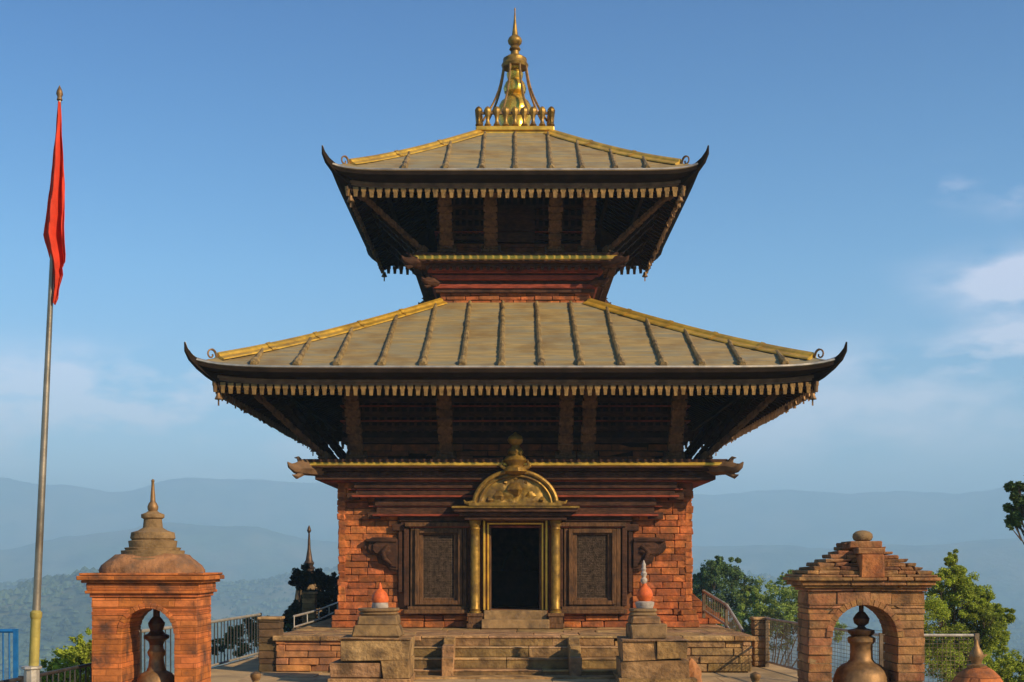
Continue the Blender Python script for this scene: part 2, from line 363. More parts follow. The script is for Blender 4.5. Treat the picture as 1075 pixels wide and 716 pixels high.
# paving joints laid as slabs 
mb = MB()
y = 8.0
while y < 24:
    x = -4.3 + random.uniform(-.5, 0); dy = random.uniform(.55, .8)
    while x < 4.4:
        dx = random.uniform(.7, 1.3)
        if not (y > 20.6 and abs(x) < 4.3):
            v = random.uniform(.82, 1.1)
            mb.box(x + .008, x + dx - .008, y + .008, y + dy - .008, .002, .014 + random.uniform(0, .006), (v, v * .98, v * .95))
        x += dx
    y += dy
mpv = mat('paving_slab', (.52, .35, .17), .88, var=.2, scale=3, bump=.4, bscale=25, tint=True, stain=(.2, .14, .085), stain_amt=.5, stain_scale=1.4)
tag(mb.build('ground_slabs', 'paving_slab'), kind='structure')

# ------------------------------------------------------------------ stone platform with the steps
CX = .066; TY = 28.52; PZ = .65
pl = empty('stone_platform', (0, 22.1, 0), 'low stone and brick platform carrying the two-roofed temple, steps at its front', 'platform')
PX0, PX1 = -4.16, 4.22
mb = MB(); mb.box(PX0 + .06, PX1 - .06, .06, 13.9, 0.0, PZ - .09, (.8, .8, .8)); mb.build('core', 'stone_dark', pl)
mb = MB()
courses(mb, PX0, -1.75, .02, PZ - .08, lambda u, d: (u, .05 - d), H=.13, L=(.3, .8), prot=.05)
courses(mb, 0, 13.9, .02, PZ - .08, lambda u, d: (PX0 + .05 - d, 13.9 - u), H=.13, L=(.3, .8), prot=.05)
mb.build('brick_facing', 'platform_brick', pl, bevel=.01)
mb = MB()
courses(mb, 1.8, PX1, .02, PZ - .08, lambda u, d: (u, .05 - d), H=.15, L=(.3, .9), prot=.05)
courses(mb, 0, 13.9, .02, PZ - .08, lambda u, d: (PX1 - .05 + d, u), H=.15, L=(.3, .9), prot=.05)
courses(mb, PX0, PX1, .02, PZ - .08, lambda u, d: (-u, 13.85 + d), H=.15, L=(.3, .9), prot=.05)
mb.build('stone_facing', 'stone', pl, bevel=.012)
mb = MB()          # top flagstones
y = -.04
while y < 13.9:
    x = PX0 - .05; dy = random.uniform(.5, .9) if y > 0 else .42
    dy = min(dy, 13.95 - y)
    while x < PX1 + .04:
        dx = random.uniform(.6, 1.3); xe = min(PX1 + .05, x + dx)
        if PX1 + .05 - xe < .25: xe = PX1 + .05
        mb.box(x + .005, xe - .005, y + .005, y + dy - .005, PZ - (.04 if y < 0 and -1.9 < x < 1.9 else .085), PZ + random.uniform(-.006, .003), rt(1.0, 1.35), j=.003)
        x = xe
    y += dy
mb.build('flagstones', 'stone', pl, bevel=.01)
RISE = .175
for k in range(3):
    mb = MB(); zt = PZ - RISE * (k + 1); y0 = -.3 * (k + 1); x = -1.95
    while x < 1.98:
        xe = min(2.0, x + random.uniform(1.2, 2.6)); xe = 2.0 if 2.0 - xe < .3 else xe
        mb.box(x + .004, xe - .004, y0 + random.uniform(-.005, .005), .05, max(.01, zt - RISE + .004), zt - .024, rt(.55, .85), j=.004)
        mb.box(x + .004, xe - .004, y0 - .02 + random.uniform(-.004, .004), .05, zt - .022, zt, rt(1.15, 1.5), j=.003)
        x = xe
    mb.build('step', 'stone', pl, bevel=.006)
mb = MB()
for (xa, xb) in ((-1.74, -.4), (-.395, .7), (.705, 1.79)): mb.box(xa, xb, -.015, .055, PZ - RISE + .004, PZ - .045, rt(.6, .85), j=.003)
mb.build('step', 'stone', pl, bevel=.006)
for sx in (-1.085, 1.07):
    mb = MB()
    for i, (ya, yb, zz) in enumerate(((-.42, 0, PZ - .02), (-.82, -.424, PZ - .12), (-1.1, -.824, PZ - .3))):
        mb.box(sx - .1, sx + .1, ya, yb, 0.015, zz, rt(.9, 1.15), j=.008)
    mb.build('cheek_wall', 'stone', pl, bevel=.015)
mb = MB(); mb.box(-2.2, 2.3, -1.35, -.93, 0.012, .045, (1.1, 1.08, 1.0), j=.004); mb.build('landing_slab', 'stone', pl)

# ------------------------------------------------------------------ the temple
T = empty('pagoda_temple', (CX, TY, PZ), 'two-tiered brick and dark timber pagoda temple with gilded roofs on the stone platform', 'temple')
A = 3.52
# lower wall core, with the doorway left open
DH, DZ0, DZ1 = .52, .35, 2.04
mb = MB(); e = A - .05
mb.box(-e, -DH, -e, -e + .5, 0, 3.2); mb.box(DH, e, -e, -e + .5, 0, 3.2); mb.box(-DH, DH, -e, -e + .5, DZ1, 3.2); mb.box(-DH, DH, -e, -e + .5, 0, DZ0)
mb.box(-e, -e + .5, -e + .5, e, 0, 3.2); mb.box(e - .5, e, -e + .5, e, 0, 3.2); mb.box(-e + .5, e - .5, e - .5, e, 0, 3.2)
mb.box(-e + .5, e - .5, -e + .5, e - .5, .05, .33); mb.box(-e + .5, e - .5, -e + .5, e - .5, 3.0, 3.2)
core = mb.build('wall_core', 'brick_core', T)
mb = MB()
holes = [(-1.2, 1.2, -1, 3.2), (-2.33, -1, .3, 2.2), (1, 2.33, .3, 2.2)]
courses(mb, -A, A, .36, 3.02, lambda u, d: (u, -A + .02 - d), H=.135, L=(.26, .6), prot=.022, holes=holes, j=.008, gap=.007, tints=(.62, 1.3))
for k, fc in ((1, lambda u, d: (A - .02 + d, u)), (2, lambda u, d: (-u, A - .02 + d)), (3, lambda u, d: (-A + .02 - d, -u))):
    courses(mb, -A, A, .36, 3.02, fc, H=.148, L=(.26, .62), prot=.045, j=.009, tints=(.62, 1.3))
mb.build('brick_wall', 'brick', T, bevel=.012)
mb = MB()      # plinth courses, a little wider, worn
B2 = A + .13
for (z0, z1, ex) in ((.0, .13, .0), (.13, .25, -.02), (.25, .36, -.05)):
    courses(mb, -B2 - ex, B2 + ex, z0, z1, lambda u, d: (u, -B2 - ex + .02 - d), H=z1 - z0, L=(.35, .7), prot=.03, j=.009, depth=.3, holes=[(-.95, .95, -1, 1)])
    for fc in (lambda u, d: (B2 + ex - .02 + d, u), lambda u, d: (-u, B2 + ex - .02 + d), lambda u, d: (-B2 - ex + .02 - d, -u)):
        courses(mb, -B2, B2, z0, z1, fc, H=z1 - z0, L=(.35, .7), prot=.03, j=.009, depth=.3)
mb.build('brick_plinth', 'brick', T, bevel=.012)

def ring(mb, h, z0, z1, t=.4, tint=None):
    """square ring of half size h"""
    mb.join(_side(h, z0, z1, t, tint).all4())
def _side(h, z0, z1, t, tint):
    q = MB(); i = h - t
    q.hexa([(-h, -h, z0), (h, -h, z0), (i, -i, z0), (-i, -i, z0), (-h, -h, z1), (h, -h, z1), (i, -i, z1), (-i, -i, z1)], tint); return q
def dentils(h, z0, z1, sp, wd, out, tint=None):
    q = MB(); n_ = int(2 * h / sp)
    for i in range(n_ + 1):
        x = -h + i * 2 * h / n_; q.box(x - wd / 2, x + wd / 2, -h - out, -h + .02, z0, z1, tint, j=.004)
    return q.all4()
# timber courses stepping in beneath the gilded cornice
for i, (zb, zt, hw, out) in enumerate(((2.91, 3.06, A + .06, .40), (2.60, 2.905, 3.18, .27), (2.22, 2.595, 2.78, .19), (1.99, 2.215, 2.3, .12))):
    for k in range(4):
        q = MB(); hh = hw if k in (0, 2) or i == 0 else hw * .8
        if k in (1, 3) and i: out = .05
        if i == 0:
            q = _side(A + out, zb, zt, .7, None)
        else:
            q.box(-hh, hh, -A - out, -A + .05, zb + (zt - zb) * .5, zt, j=.004); q.box(-hh + .03, hh - .03, -A - out * .72, -A + .05, zb + .02, zb + (zt - zb) * .5, j=.004)
            for s in (-1, 1): q.box(s * hh - .14, s * hh + .02 * s + .12, -A - out * .8, -A + .05, zb - .07, zb + .06, j=.01)
        q.rot4(k).build('timber_course', 'wood', T, bevel=.008)
mb = MB()
for i, (z, hw, out) in enumerate(((2.90, A + .3, 0), (2.595, 3.22, .30), (2.225, 2.82, .22), (2.0, 2.1, .15))):
    if i == 0: ring(mb, hw, z - .022, z + .022)
    else:
        q = MB(); q.box(-hw, hw, -A - out, -A + .03, z - .02, z + .02)
        mb.join(q); mb.join(q.rot4(2))
q = MB()
q.box(-3.3, 3.3, -A - .22, -A, 2.72, 2.745)
q.box(-2.9, 2.9, -A - .16, -A, 2.39, 2.41)
mb.join(q)
mb.build('red_moulding', 'wood_red', T, bevel=.004)
mb = MB(); ring(mb, 3.98, 3.075, 3.135, .8); ring(mb, 4.12, 3.24, 3.30, 1.0); ring(mb, 4.145, 3.13, 3.158, .9)
mb.join(dentils(3.93, 2.99, 3.07, .17, .09, .0))
ring(mb, 3.80, 3.0, 3.075, .6)
mb.build('cornice_timber', 'wood', T, bevel=.006)
mb = MB(); ring(mb, 4.15, 3.16, 3.238, .25)
mb.build('gilded_cornice', 'gold', T, bevel=.02)
def beak(hh, z, s=1.0):       # carved dragon-like corner end, in the corner's diagonal plane
    q = MB(); d = Vector((1, -1, 0)).normalized()
    o0 = Vector((hh, -hh, z))
    pts = [o0 - d * .45 * s, o0 + d * .02 * s + Vector((0, 0, -.02 * s)), o0 + d * .2 * s + Vector((0, 0, -.04 * s)), o0 + d * .3 * s + Vector((0, 0, .0)), o0 + d * .36 * s + Vector((0, 0, .07 * s))]
    q.tube(pts, [.17 * s, .15 * s, .10 * s, .06 * s, .012 * s], 8, jit=.12)
    q.tube([o0 + Vector((0, 0, -.1 * s)), o0 + d * .16 * s + Vector((0, 0, -.2 * s)), o0 + d * .25 * s + Vector((0, 0, -.17 * s))], [.08 * s, .05 * s, .01 * s], 6, jit=.1)
    q.tube([o0 + d * .05 * s + Vector((0, 0, .08 * s)), o0 + d * .12 * s + Vector((0, 0, .17 * s)), o0 + d * .2 * s + Vector((0, 0, .16 * s))], [.06 * s, .035 * s, .008], 6, jit=.1)
    return q
for k in range(4): beak(4.12, 3.15).rot4(k).build('cornice_beak', 'eave_board', T)
# wall between the cornice and the lower roof
mb = MB(); h = 3.36
mb.join(_side(h, 3.2, 5.7, .35, (1, 1, 1)).all4()); mb.build('upper_wall_core', 'wood_black', T)
mb = MB()
for fc in (lambda u, d: (u, -h - d), lambda u, d: (h + d, u), lambda u, d: (-u, h + d), lambda u, d: (-h - d, -u)):
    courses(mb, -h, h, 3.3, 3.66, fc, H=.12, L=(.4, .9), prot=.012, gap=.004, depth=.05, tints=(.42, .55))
mb.build('brick_band', 'brick', T, bevel=.01)
mb = MB()
for z in (3.68, 3.92, 4.2, 4.48, 4.78, 5.1): ring(mb, h + .09, z, z + .1, .2)
q = MB()
for i in range(46): q.box(-h + i * .149, -h + i * .149 + .05, -h - .05, -h + .01, 3.9, 5.2)
mb.join(q.all4()); mb.build('lattice_band', 'wood', T)
mb = MB(); ring(mb, h + .13, 4.1, 4.125, .2); ring(mb, h + .13, 4.4, 4.42, .2); mb.build('red_string', 'wood_red', T)

def strut(p0, p1, wd, th):
    p0 = Vector(p0); p1 = Vector(p1); q = MB()
    q.beam(p0, p1, wd * .72, th, up=(0, 0, 1))
    n_ = 9
    for i in range(n_):
        t0 = (i + .1) / n_; t1 = (i + .9) / n_; k = random.uniform(.88, 1.04)
        q.beam(p0.lerp(p1, t0), p0.lerp(p1, t1), wd * k, th * random.uniform(1.15, 1.4), up=(0, 0, 1), e=random.uniform(.88, 1))
    q.beam(p0.lerp(p1, -.02), p0.lerp(p1, .06), wd * 1.35, th * 2.2); q.beam(p0.lerp(p1, .93), p0.lerp(p1, 1.0), wd * 1.4, th * 1.8)
    return q
def roof(b, zE, t, zT, ribs, wallh, ribr, fr_sp, strut_x, z_s0, h_s0, lift=.10, sag=.05):
    slope = (zT - zE) / (b - t)
    def Z(x, hh):
        v = (b - hh) / (b - t); u = min(1, abs(x) / hh)
        return zE + (zT - zE) * v - sag * sin(pi * v) + lift * u ** 10 * (1 - v) ** 4
    # sheet
    q = MB(); NU, NV = 40, 10; vs = []
    for j in range(NV + 1):
        v = j / NV; hh = b + (t - b) * v
        for i in range(NU + 1):
            x = (i / NU * 2 - 1) * hh; vs.append((x, -hh, Z(x, hh) + random.uniform(-.006, .006)))
    q.add(vs, [(j * (NU + 1) + i, j * (NU + 1) + i + 1, (j + 1) * (NU + 1) + i + 1, (j + 1) * (NU + 1) + i) for j in range(NV) for i in range(NU)], None, True)
    rf = q.all4().build('roof', 'roof_sheet', T)
    # lap seams of the sheets
    q = MB()
    k = 0.07
    while k < 1:
        hh = b + (t - b) * k
        N = 20
        for i in range(N):
            xa = -hh + 2 * hh * i / N; xb = -hh + 2 * hh * (i + 1) / N
            q.hexa([(xa, -hh - .012, Z(xa, hh) - .01), (xb, -hh - .012, Z(xb, hh) - .01), (xb, -hh + .01, Z(xb, hh)), (xa, -hh + .01, Z(xa, hh)),
                    (xa, -hh - .012, Z(xa, hh) + .004), (xb, -hh - .012, Z(xb, hh) + .004), (xb, -hh + .02, Z(xb, hh) + .012), (xa, -hh + .02, Z(xa, hh) + .012)])
        k += .093
    q.all4().build('lap_seam', 'roof_sheet', rf)
    for rx in ribs:
        q = MB(); h0 = b - .05; h1 = max(t + .02, abs(rx) + .12)
        if h0 - h1 < .1: continue
        N = max(4, int((h0 - h1) / .09)); pts = []; rr = []
        for i in range(N + 1):
            hh = h0 + (h1 - h0) * i / N; pts.append((rx + random.uniform(-.006, .006), -hh, Z(rx, hh) + ribr * .45)); rr.append(ribr * (1.05 - .35 * i / N) * random.uniform(.88, 1.12))
        rr[0] = ribr * 1.1; rr[1] = ribr * 1.55; rr[2] = ribr * 1.4
        q.tube(pts, rr, 8, jit=.06)
        for k in range(4): q.rot4(k).build('roof_rib', 'roof_rib', rf)
    # hip ridge with wings lying on both slopes
    q = MB(); N = 16; prof = [(-.27, -.27 * slope / 1.414 + .022), (-.25, -.25 * slope / 1.414 + .05), (-.11, -.11 * slope / 1.414 + .06), (-.075, .075), (0, .125), (.075, .075), (.11, -.11 * slope / 1.414 + .06), (.25, -.25 * slope / 1.414 + .05), (.27, -.27 * slope / 1.414 + .022)]
    vs = []; pw = .8 if b > 4 else .72
    for i in range(N + 1):
        hh = (b - .32) + (t - .04 - b + .32) * i / N; z = Z(hh, hh)
        for (w_, dz) in prof: vs.append((hh + w_ * pw * .707, -hh + w_ * pw * .707, z + dz * pw))
    P = len(prof)
    q.add(vs, [(i * P + k, i * P + k + 1, (i + 1) * P + k + 1, (i + 1) * P + k) for i in range(N) for k in range(P - 1)] + [tuple(range(P))], None, False)
    for i in range(1, 5 if b > 4 else 3):       # joints of the ridge capping
        hh = b - .32 + (t - b + .3) * i / (5 if b > 4 else 3); z = Z(hh, hh)
        vs = []
        for dd in (-.03, .03):
            for (w_, dz) in prof: vs.append((hh + dd + w_ * pw * .75, -hh - dd + w_ * pw * .75, z + dz * pw + .015 - dd * slope))
        q.add(vs, [(k, k + 1, P + k + 1, P + k) for k in range(P - 1)])
    for k in range(4): q.rot4(k).build('hip_ridge', 'gold', rf)
    # scroll and block at the foot of the ridge
    q = MB(); d = Vector((1, -1, 0)).normalized(); o0 = Vector((b - .34, -b + .34, Z(b, b) + .06))
    q.box(b - .45, b - .27, -b + .27, -b + .45, zE - .02, zE + .17, j=.02)
    pts = []
    for i in range(16):
        a = i / 15 * 2.1 * pi; r = .115 * (1 - i / 15 * .75)
        pts.append(o0 + d * (.16 - r * cos(a) * .9) + Vector((0, 0, .10 + r * sin(a))))
    q.tube([o0 + Vector((0, 0, .02)), o0 + d * .03 + Vector((0, 0, .06))] + pts, [.022] * 6 + [.016] * 12, 6)
    for k in range(4): q.rot4(k).build('ridge_scroll', 'bronze', rf)
    # lip, gutter, board: profile swept round the eave
    def sweep(prof, flare=True):
        q = MB(); NU = 44; vs = []; P = len(prof)
        for i in range(NU + 1):
            u = i / NU * 2 - 1; u = math.copysign(1 - (1 - abs(u)) ** 1.3, u)
            for (dh, dz) in prof:
                fl = abs(u) ** 24 * .05 if flare else 0
                hh = b + dh + fl; vs.append((u * hh, -hh, zE + dz + lift * abs(u) ** 10 + (.06 * abs(u) ** 24 if flare else 0)))
        q.add(vs, [(i * P + k, (i + 1) * P + k, (i + 1) * P + (k + 1) % P, i * P + (k + 1) % P) for i in range(NU) for k in range(P)])
        return q.all4()
    sweep([(-.03, .025), (.015, .018), (.02, -.012), (.0, -.03), (-.03, -.03)]).build('eave_lip', 'eave_metal', rf)
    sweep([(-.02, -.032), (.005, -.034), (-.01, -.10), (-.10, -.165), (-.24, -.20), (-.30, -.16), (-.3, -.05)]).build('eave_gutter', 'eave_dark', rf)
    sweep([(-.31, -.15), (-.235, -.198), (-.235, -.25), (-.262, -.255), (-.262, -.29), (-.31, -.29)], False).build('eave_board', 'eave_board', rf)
    q = MB(); hf = b - .285; n_ = int(round(2 * hf / fr_sp))
    for i in range(n_ + 1):
        x = -hf + i * 2 * hf / n_; wd = fr_sp * random.uniform(.31, .37); j_ = random.uniform(-.012, .012); z0 = zE + lift * (abs(x) / b) ** 10 - .285
        q.box(x - wd, x + wd, -hf - .012, -hf + .012, z0 - .075, z0)
        q.hexa([(x - wd * .62, -hf - .014 + j_, z0 - .195 + j_), (x + wd * .62, -hf - .014 + j_, z0 - .195 + j_), (x + wd * .62, -hf + .014 + j_, z0 - .195 + j_), (x - wd * .62, -hf + .014 + j_, z0 - .195 + j_),
                (x - wd * .8, -hf - .016, z0 - .07), (x + wd * .8, -hf - .016, z0 - .07), (x + wd * .8, -hf + .016, z0 - .07), (x - wd * .8, -hf + .016, z0 - .07)])
    for k in range(4): q.rot4(k).build('fringe', 'gilt_fringe' if k == 0 else 'eave_board', rf)  # side and back fringes take a darker colour to paint in their shadow
    # soffit boards and rafters
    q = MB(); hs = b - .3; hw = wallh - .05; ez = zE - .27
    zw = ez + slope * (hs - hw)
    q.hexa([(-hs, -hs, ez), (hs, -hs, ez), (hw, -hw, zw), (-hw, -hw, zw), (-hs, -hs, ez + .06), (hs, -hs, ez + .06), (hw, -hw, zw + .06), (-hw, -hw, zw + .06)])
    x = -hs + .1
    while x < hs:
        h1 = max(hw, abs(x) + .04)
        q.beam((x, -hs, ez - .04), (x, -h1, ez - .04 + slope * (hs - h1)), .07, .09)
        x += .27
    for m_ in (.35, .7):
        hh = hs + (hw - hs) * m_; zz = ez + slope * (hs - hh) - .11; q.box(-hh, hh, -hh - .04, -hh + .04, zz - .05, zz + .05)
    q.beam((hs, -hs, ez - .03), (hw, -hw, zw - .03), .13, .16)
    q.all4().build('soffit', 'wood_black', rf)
    # upturned corner horn
    up = [(-.70, .035), (-.45, .03), (-.22, .045), (-.06, .10), (.06, .20), (.125, .31), (.15, .42)]
    lo = [(-.50, -.30), (-.34, -.26), (-.18, -.16), (-.03, -.03), (.09, .11), (.155, .26), (.165, .42)]
    q = MB(); vs = []; N = len(up)
    for i in range(N):
        th = .07 * (1 - (i / (N - 1)) ** 1.5) + .006
        for (dh, dz), tt in ((up[i], th), (lo[i], th * .7)):
            hh = b + dh
            for s in (-1, 1): vs.append((hh + s * tt, -hh + s * tt, zE + dz))
    fs = []
    for i in range(N - 1):
        a = i * 4; c = a + 4
        fs += [(a, c, c + 1, a + 1), (a + 2, a + 3, c + 3, c + 2), (a, a + 2, c + 2, c), (a + 1, c + 1, c + 3, a + 3)]
    fs += [(0, 1, 3, 2), ((N - 1) * 4, (N - 1) * 4 + 2, (N - 1) * 4 + 3, (N - 1) * 4 + 1)]
    q.add(vs, fs, None, False)
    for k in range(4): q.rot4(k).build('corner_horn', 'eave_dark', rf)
    q = MB(); pts = [(b + dh, -b - dh, zE + dz + .008) for dh, dz in up[1:]]; q.tube(pts, [.022, .024, .024, .022, .016, .008], 6)
    for k in range(4): q.rot4(k).build('horn_edge', 'eave_metal', rf)
    # hanging wind bells by the corners
    q = MB()
    for (ax, off) in ((0, .02), (0, .38), (0, .8), (1, .38), (1, .8), (0, 1.5), (1, 1.5), (0, 2.3), (1, 2.3)):
        hh = b - .32
        x, y = (hh - off, -hh) if ax == 0 else (hh, -hh + off)
        if ax == 0 and off > .1: continue
        s = .8 if off > .1 else 1.25
        z0 = zE - .30
        q = MB(); q.tube([(x, y, z0), (x, y, z0 - .1 * s)], .008, 5)
        q.lathe([(.008, 0), (.03 * s, -.01), (.04 * s, -.05 * s), (.06 * s, -.09 * s), (.055 * s, -.10 * s)][::-1], (x, y, z0 - .10 * s), 8)
        q.box(x - .015, x + .015, y - .004, y + .004, z0 - .29 * s, z0 - .2 * s)
        mir = MB(); mir.v = [(-x_, y_, z_) for x_, y_, z_ in q.v]; mir.f = [f[::-1] for f in q.f]; mir.t = list(q.t); mir.s = list(q.s)
        for k in (0, 2): q.rot4(k).build('wind_bell', 'bronze', rf); mir.rot4(k).build('wind_bell', 'bronze', rf)
    # struts
    for x in strut_x:
        hh = b - .95 if b > 4 else b - .62
        zt = zE - .27 + slope * (b - .3 - hh) - .16
        for k in range(4):
            strut((x, -h_s0, z_s0), (x, -hh, zt), .30, .09).rot4(k).build('roof_strut', 'wood_light' if k == 0 else 'wood_black', T, bevel=.008)  # side and back struts coloured near black for the shade under the eaves
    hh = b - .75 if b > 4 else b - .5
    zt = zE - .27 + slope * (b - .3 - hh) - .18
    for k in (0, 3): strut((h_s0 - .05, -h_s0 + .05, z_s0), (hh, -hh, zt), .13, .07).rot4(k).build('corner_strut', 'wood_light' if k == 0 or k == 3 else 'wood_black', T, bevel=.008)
    return rf
ribs1 = [p * .01722 for p in (-276, -231, -189, -142, -98, -56, -15, 27, 69, 112, 156, 196, 239, 284)]
ribs2 = [p * .019 for p in (-116, -73, -35, 0, 38, 70, 105, 138)]
roof(5.786, 4.83, 1.63, 6.84, ribs1, 3.36, .055, .143, (-3.12, -1.36, .98, 1.42, 3.12), 3.34, 3.78)
# neck of the upper storey
mb = MB()
for fc in (lambda u, d: (u, -1.6 - d), lambda u, d: (1.6 + d, u), lambda u, d: (-u, 1.6 + d), lambda u, d: (-1.6 - d, -u)):
    courses(mb, -1.6, 1.6, 6.6, 7.06, fc, H=.1, L=(.22, .5), prot=.03, depth=.1, tints=(.8, 1.3))
mb.build('neck_brick', 'brick', T, bevel=.008)
mb = MB(); ring(mb, 1.56, 6.6, 9.9, .3); mb.build('neck_core', 'wood_black', T)
mb = MB()
for (hh, z0, z1) in ((1.74, 7.13, 7.22), (1.80, 7.30, 7.40), (1.86, 7.44, 7.53)): ring(mb, hh, z0, z1, .35)
mb.build('red_moulding', 'wood_red', T, bevel=.01)
mb = MB()
for (hh, z0, z1) in ((1.70, 7.05, 7.13), (1.70, 7.22, 7.30), (1.76, 7.40, 7.44), (1.98, 7.53, 7.60), (2.17, 7.735, 7.79), (2.185, 7.60, 7.63)): ring(mb, hh, z0, z1, .4)
mb.join(dentils(2.0, 7.46, 7.54, .14, .07, .0))
mb.build('cornice_timber', 'wood', T, bevel=.006)
mb = MB(); ring(mb, 2.19, 7.632, 7.733, .2); mb.build('gilded_cornice', 'gold', T, bevel=.02)
for k in range(4):
    q = beak(2.16, 7.62, .8); q.join(beak(1.80, 7.27, .7)); q.rot4(k).build('cornice_beak', 'wood', T)
# upper storey wall
mb = MB(); hu = 1.6
for fc in (lambda u, d: (u, -hu - d), lambda u, d: (hu + d, u), lambda u, d: (-u, hu + d), lambda u, d: (-hu - d, -u)):
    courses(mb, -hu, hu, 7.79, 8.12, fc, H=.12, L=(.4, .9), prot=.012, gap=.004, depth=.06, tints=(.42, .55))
mb.build('brick_band', 'brick', T, bevel=.008)
mb = MB()
for z in (8.18, 8.4, 8.62, 8.85, 9.1): ring(mb, hu + .08, z, z + .08, .2)
q = MB()
q.box(-.42, .42, -hu - .12, -hu, 8.12, 8.85); mb.join(q.all4())
for i in range(24):
    q = MB(); q.box(-hu + i * .137, -hu + i * .137 + .05, -hu - .05, -hu + .01, 8.16, 9.2); mb.join(q.all4())
mb.build('lattice_band', 'wood', T)
mb = MB(); ring(mb, hu + .12, 8.33, 8.35, .2); mb.build('red_string', 'wood_red', T)
roof(3.64, 9.07, .80, 10.76, ribs2, 1.56, .045, .160, (-1.44, -.51, .83, 1.52), 7.86, 1.98, lift=.08)

# crowning gilded finial
fin = MB(); ring(fin, .82, 10.66, 10.80, .4); ring(fin, .86, 10.80, 10.90, .5); fin.box(-.7, .7, -.7, .7, 10.7, 10.92)
fo = fin.build('finial', 'gold', T, bevel=.015)
q = MB()
q.lathe([(.5, 0), (.5, .1), (.38, .14), (.34, .3), (.37, .42), (.40, .55), (.39, .68), (.32, .82), (.2, .93), (.16, .98), (.24, 1.04), (.26, 1.14), (.22, 1.25), (.16, 1.33), (.18, 1.4), (.19, 1.47), (.13, 1.56), (.16, 1.62), (.15, 1.7)], (0, 0, 10.9), 28)
q.build('finial_bell', 'gold_bright', fo)
q = MB()
q.lathe([(.20, 12.52), (.29, 12.5), (.31, 12.56), (.27, 12.63), (.27, 12.70), (.18, 12.76), (.10, 12.80), (.09, 12.88), (.13, 12.92), (.11, 12.97), (.09, 13.0), (.15, 13.06), (.165, 13.12), (.14, 13.18), (.07, 13.24), (.055, 13.36), (.03, 13.55), (.012, 13.8), (.022, 13.83), (.004, 13.88)], (0, 0, 0), 24)
q.build('finial_spire', 'gold_old', fo)
for i in range(8):
    a = 2 * pi * (i + .5) / 8; q = MB()
    pts = []; 
    for k in range(10):
        t_ = k / 9; r = .78 * (1 - t_) + .27 * t_ - .10 * sin(pi * t_); pts.append((r * cos(a), r * sin(a), 11.2 + 1.33 * t_))
    q.tube(pts, .027, 6); q.build('finial_rod', 'gilt_fringe', fo)
q0 = MB()
for i in range(9):
    x = -.8 + i * .2
    q0.lathe([(.05, 0), (.08, .03), (.05, .08), (.035, .14), (.05, .22), (.08, .30), (.085, .36), (.06, .41), (.02, .44)], (x, -.8, 10.9), 8)
q = MB(); q.join(q0.all4()); q.build('finial_petals', 'gold_old', fo)
q = MB(); ring(q, .83, 11.17, 11.22, .06); q.build('finial_rail', 'bronze', fo)

# ------------------------------------------------------------------ door, pillars, pediment, windows (parts of the temple)
mb = MB(); yf = -A - .12
for s in (-1, 1):
    mb.box(s * (DH + .018) - .018, s * (DH + .018) + .018, yf - .05, yf + .3, DZ0, DZ1 + .036); mb.box(s * (DH + .095) - .022, s * (DH + .095) + .022, yf - .08, yf + .28, DZ0, DZ1 + .12)
mb.box(-DH - .001, DH + .001, yf - .052, yf + .3, DZ1 + .002, DZ1 + .036); mb.box(-DH - .074, DH + .074, yf - .078, yf + .28, DZ1 + .078, DZ1 + .118)
df = mb.build('door_frame', 'gold', T, bevel=.008)
mb = MB()
for s in (-1, 1): mb.box(s * (DH + .054) - .018, s * (DH + .054) + .018, yf - .03, yf + .27, DZ0, DZ1 + .076)
mb.box(-DH - .034, DH + .034, yf - .028, yf + .27, DZ1 + .038, DZ1 + .074)
for s in (-1, 1):
    mb.box(s * (DH - .02) - .02, s * (DH - .02) + .02, yf - .02, yf + .3, DZ0, DZ1); mb.box(s * .645 - .02, s * .645 + .02, yf - .03, yf + .2, DZ0, DZ1 + .15)
mb.box(-.665, .665, yf - .02, yf + .2, DZ1 + .102, DZ1 + .2)
mb.build('inner_frame', 'wood_light', df, bevel=.01)
mb = MB(); mb.box(-.62, .62, -A - .36, -A + .25, .16, DZ0 - .002); mb.box(-.66, .66, -A - .62, -A - .362, .004, .18, (1, 1, 1)); mb.box(-.6, .6, -A - .36, -A - .05, 0.004, .158)
mb.build('threshold', 'stone_dark', T, bevel=.012)
mb = MB(); mb.box(-.5, .5, -1.2, -1.0, .33, 1.1); mb.lathe([(.3, 1.1), (.25, 1.3), (.16, 1.5), (.05, 1.62)], (0, -1.1, 0), 12); mb.build('inner_altar', 'wood_black', T)
for s, cx_ in ((-1, -.79), (1, .79)):
    mb = MB(); yc = -A - .30
    mb.lathe([(.12, .30), (.12, .33), (.09, .35), (.105, .375), (.088, .40), (.09, .7), (.092, 1.2), (.088, 1.75), (.085, 1.93), (.10, 1.95), (.085, 1.98), (.11, 2.05), (.12, 2.12)], (cx_, yc, 0), 18)
    p = mb.build('door_pillar', 'gold_old', T)
    mb = MB(); mb.box(cx_ - .17, cx_ + .17, yc - .17, yc + .17, .004, .10, j=.006); mb.box(cx_ - .14, cx_ + .14, yc - .14, yc + .14, .10, .23, j=.006); mb.box(cx_ - .16, cx_ + .16, yc - .16, yc + .16, .23, .30, j=.004)
    mb.build('pedestal', 'wood_light', p, bevel=.012)
mb = MB(); mb.box(-1.0, 1.0, -A - .5, -A, 2.12, 2.20); mb.box(-1.1, 1.1, -A - .56, -A, 2.20, 2.27); mb.box(-1.2, 1.2, -A - .64, -A, 2.27, 2.34)
lt = mb.build('door_lintel', 'wood', T, bevel=.01)
mb = MB(); mb.box(-1.24, 1.24, -A - .68, -A - .1, 2.34, 2.385); mb.build('lintel_edge', 'gold_old', lt, bevel=.01)
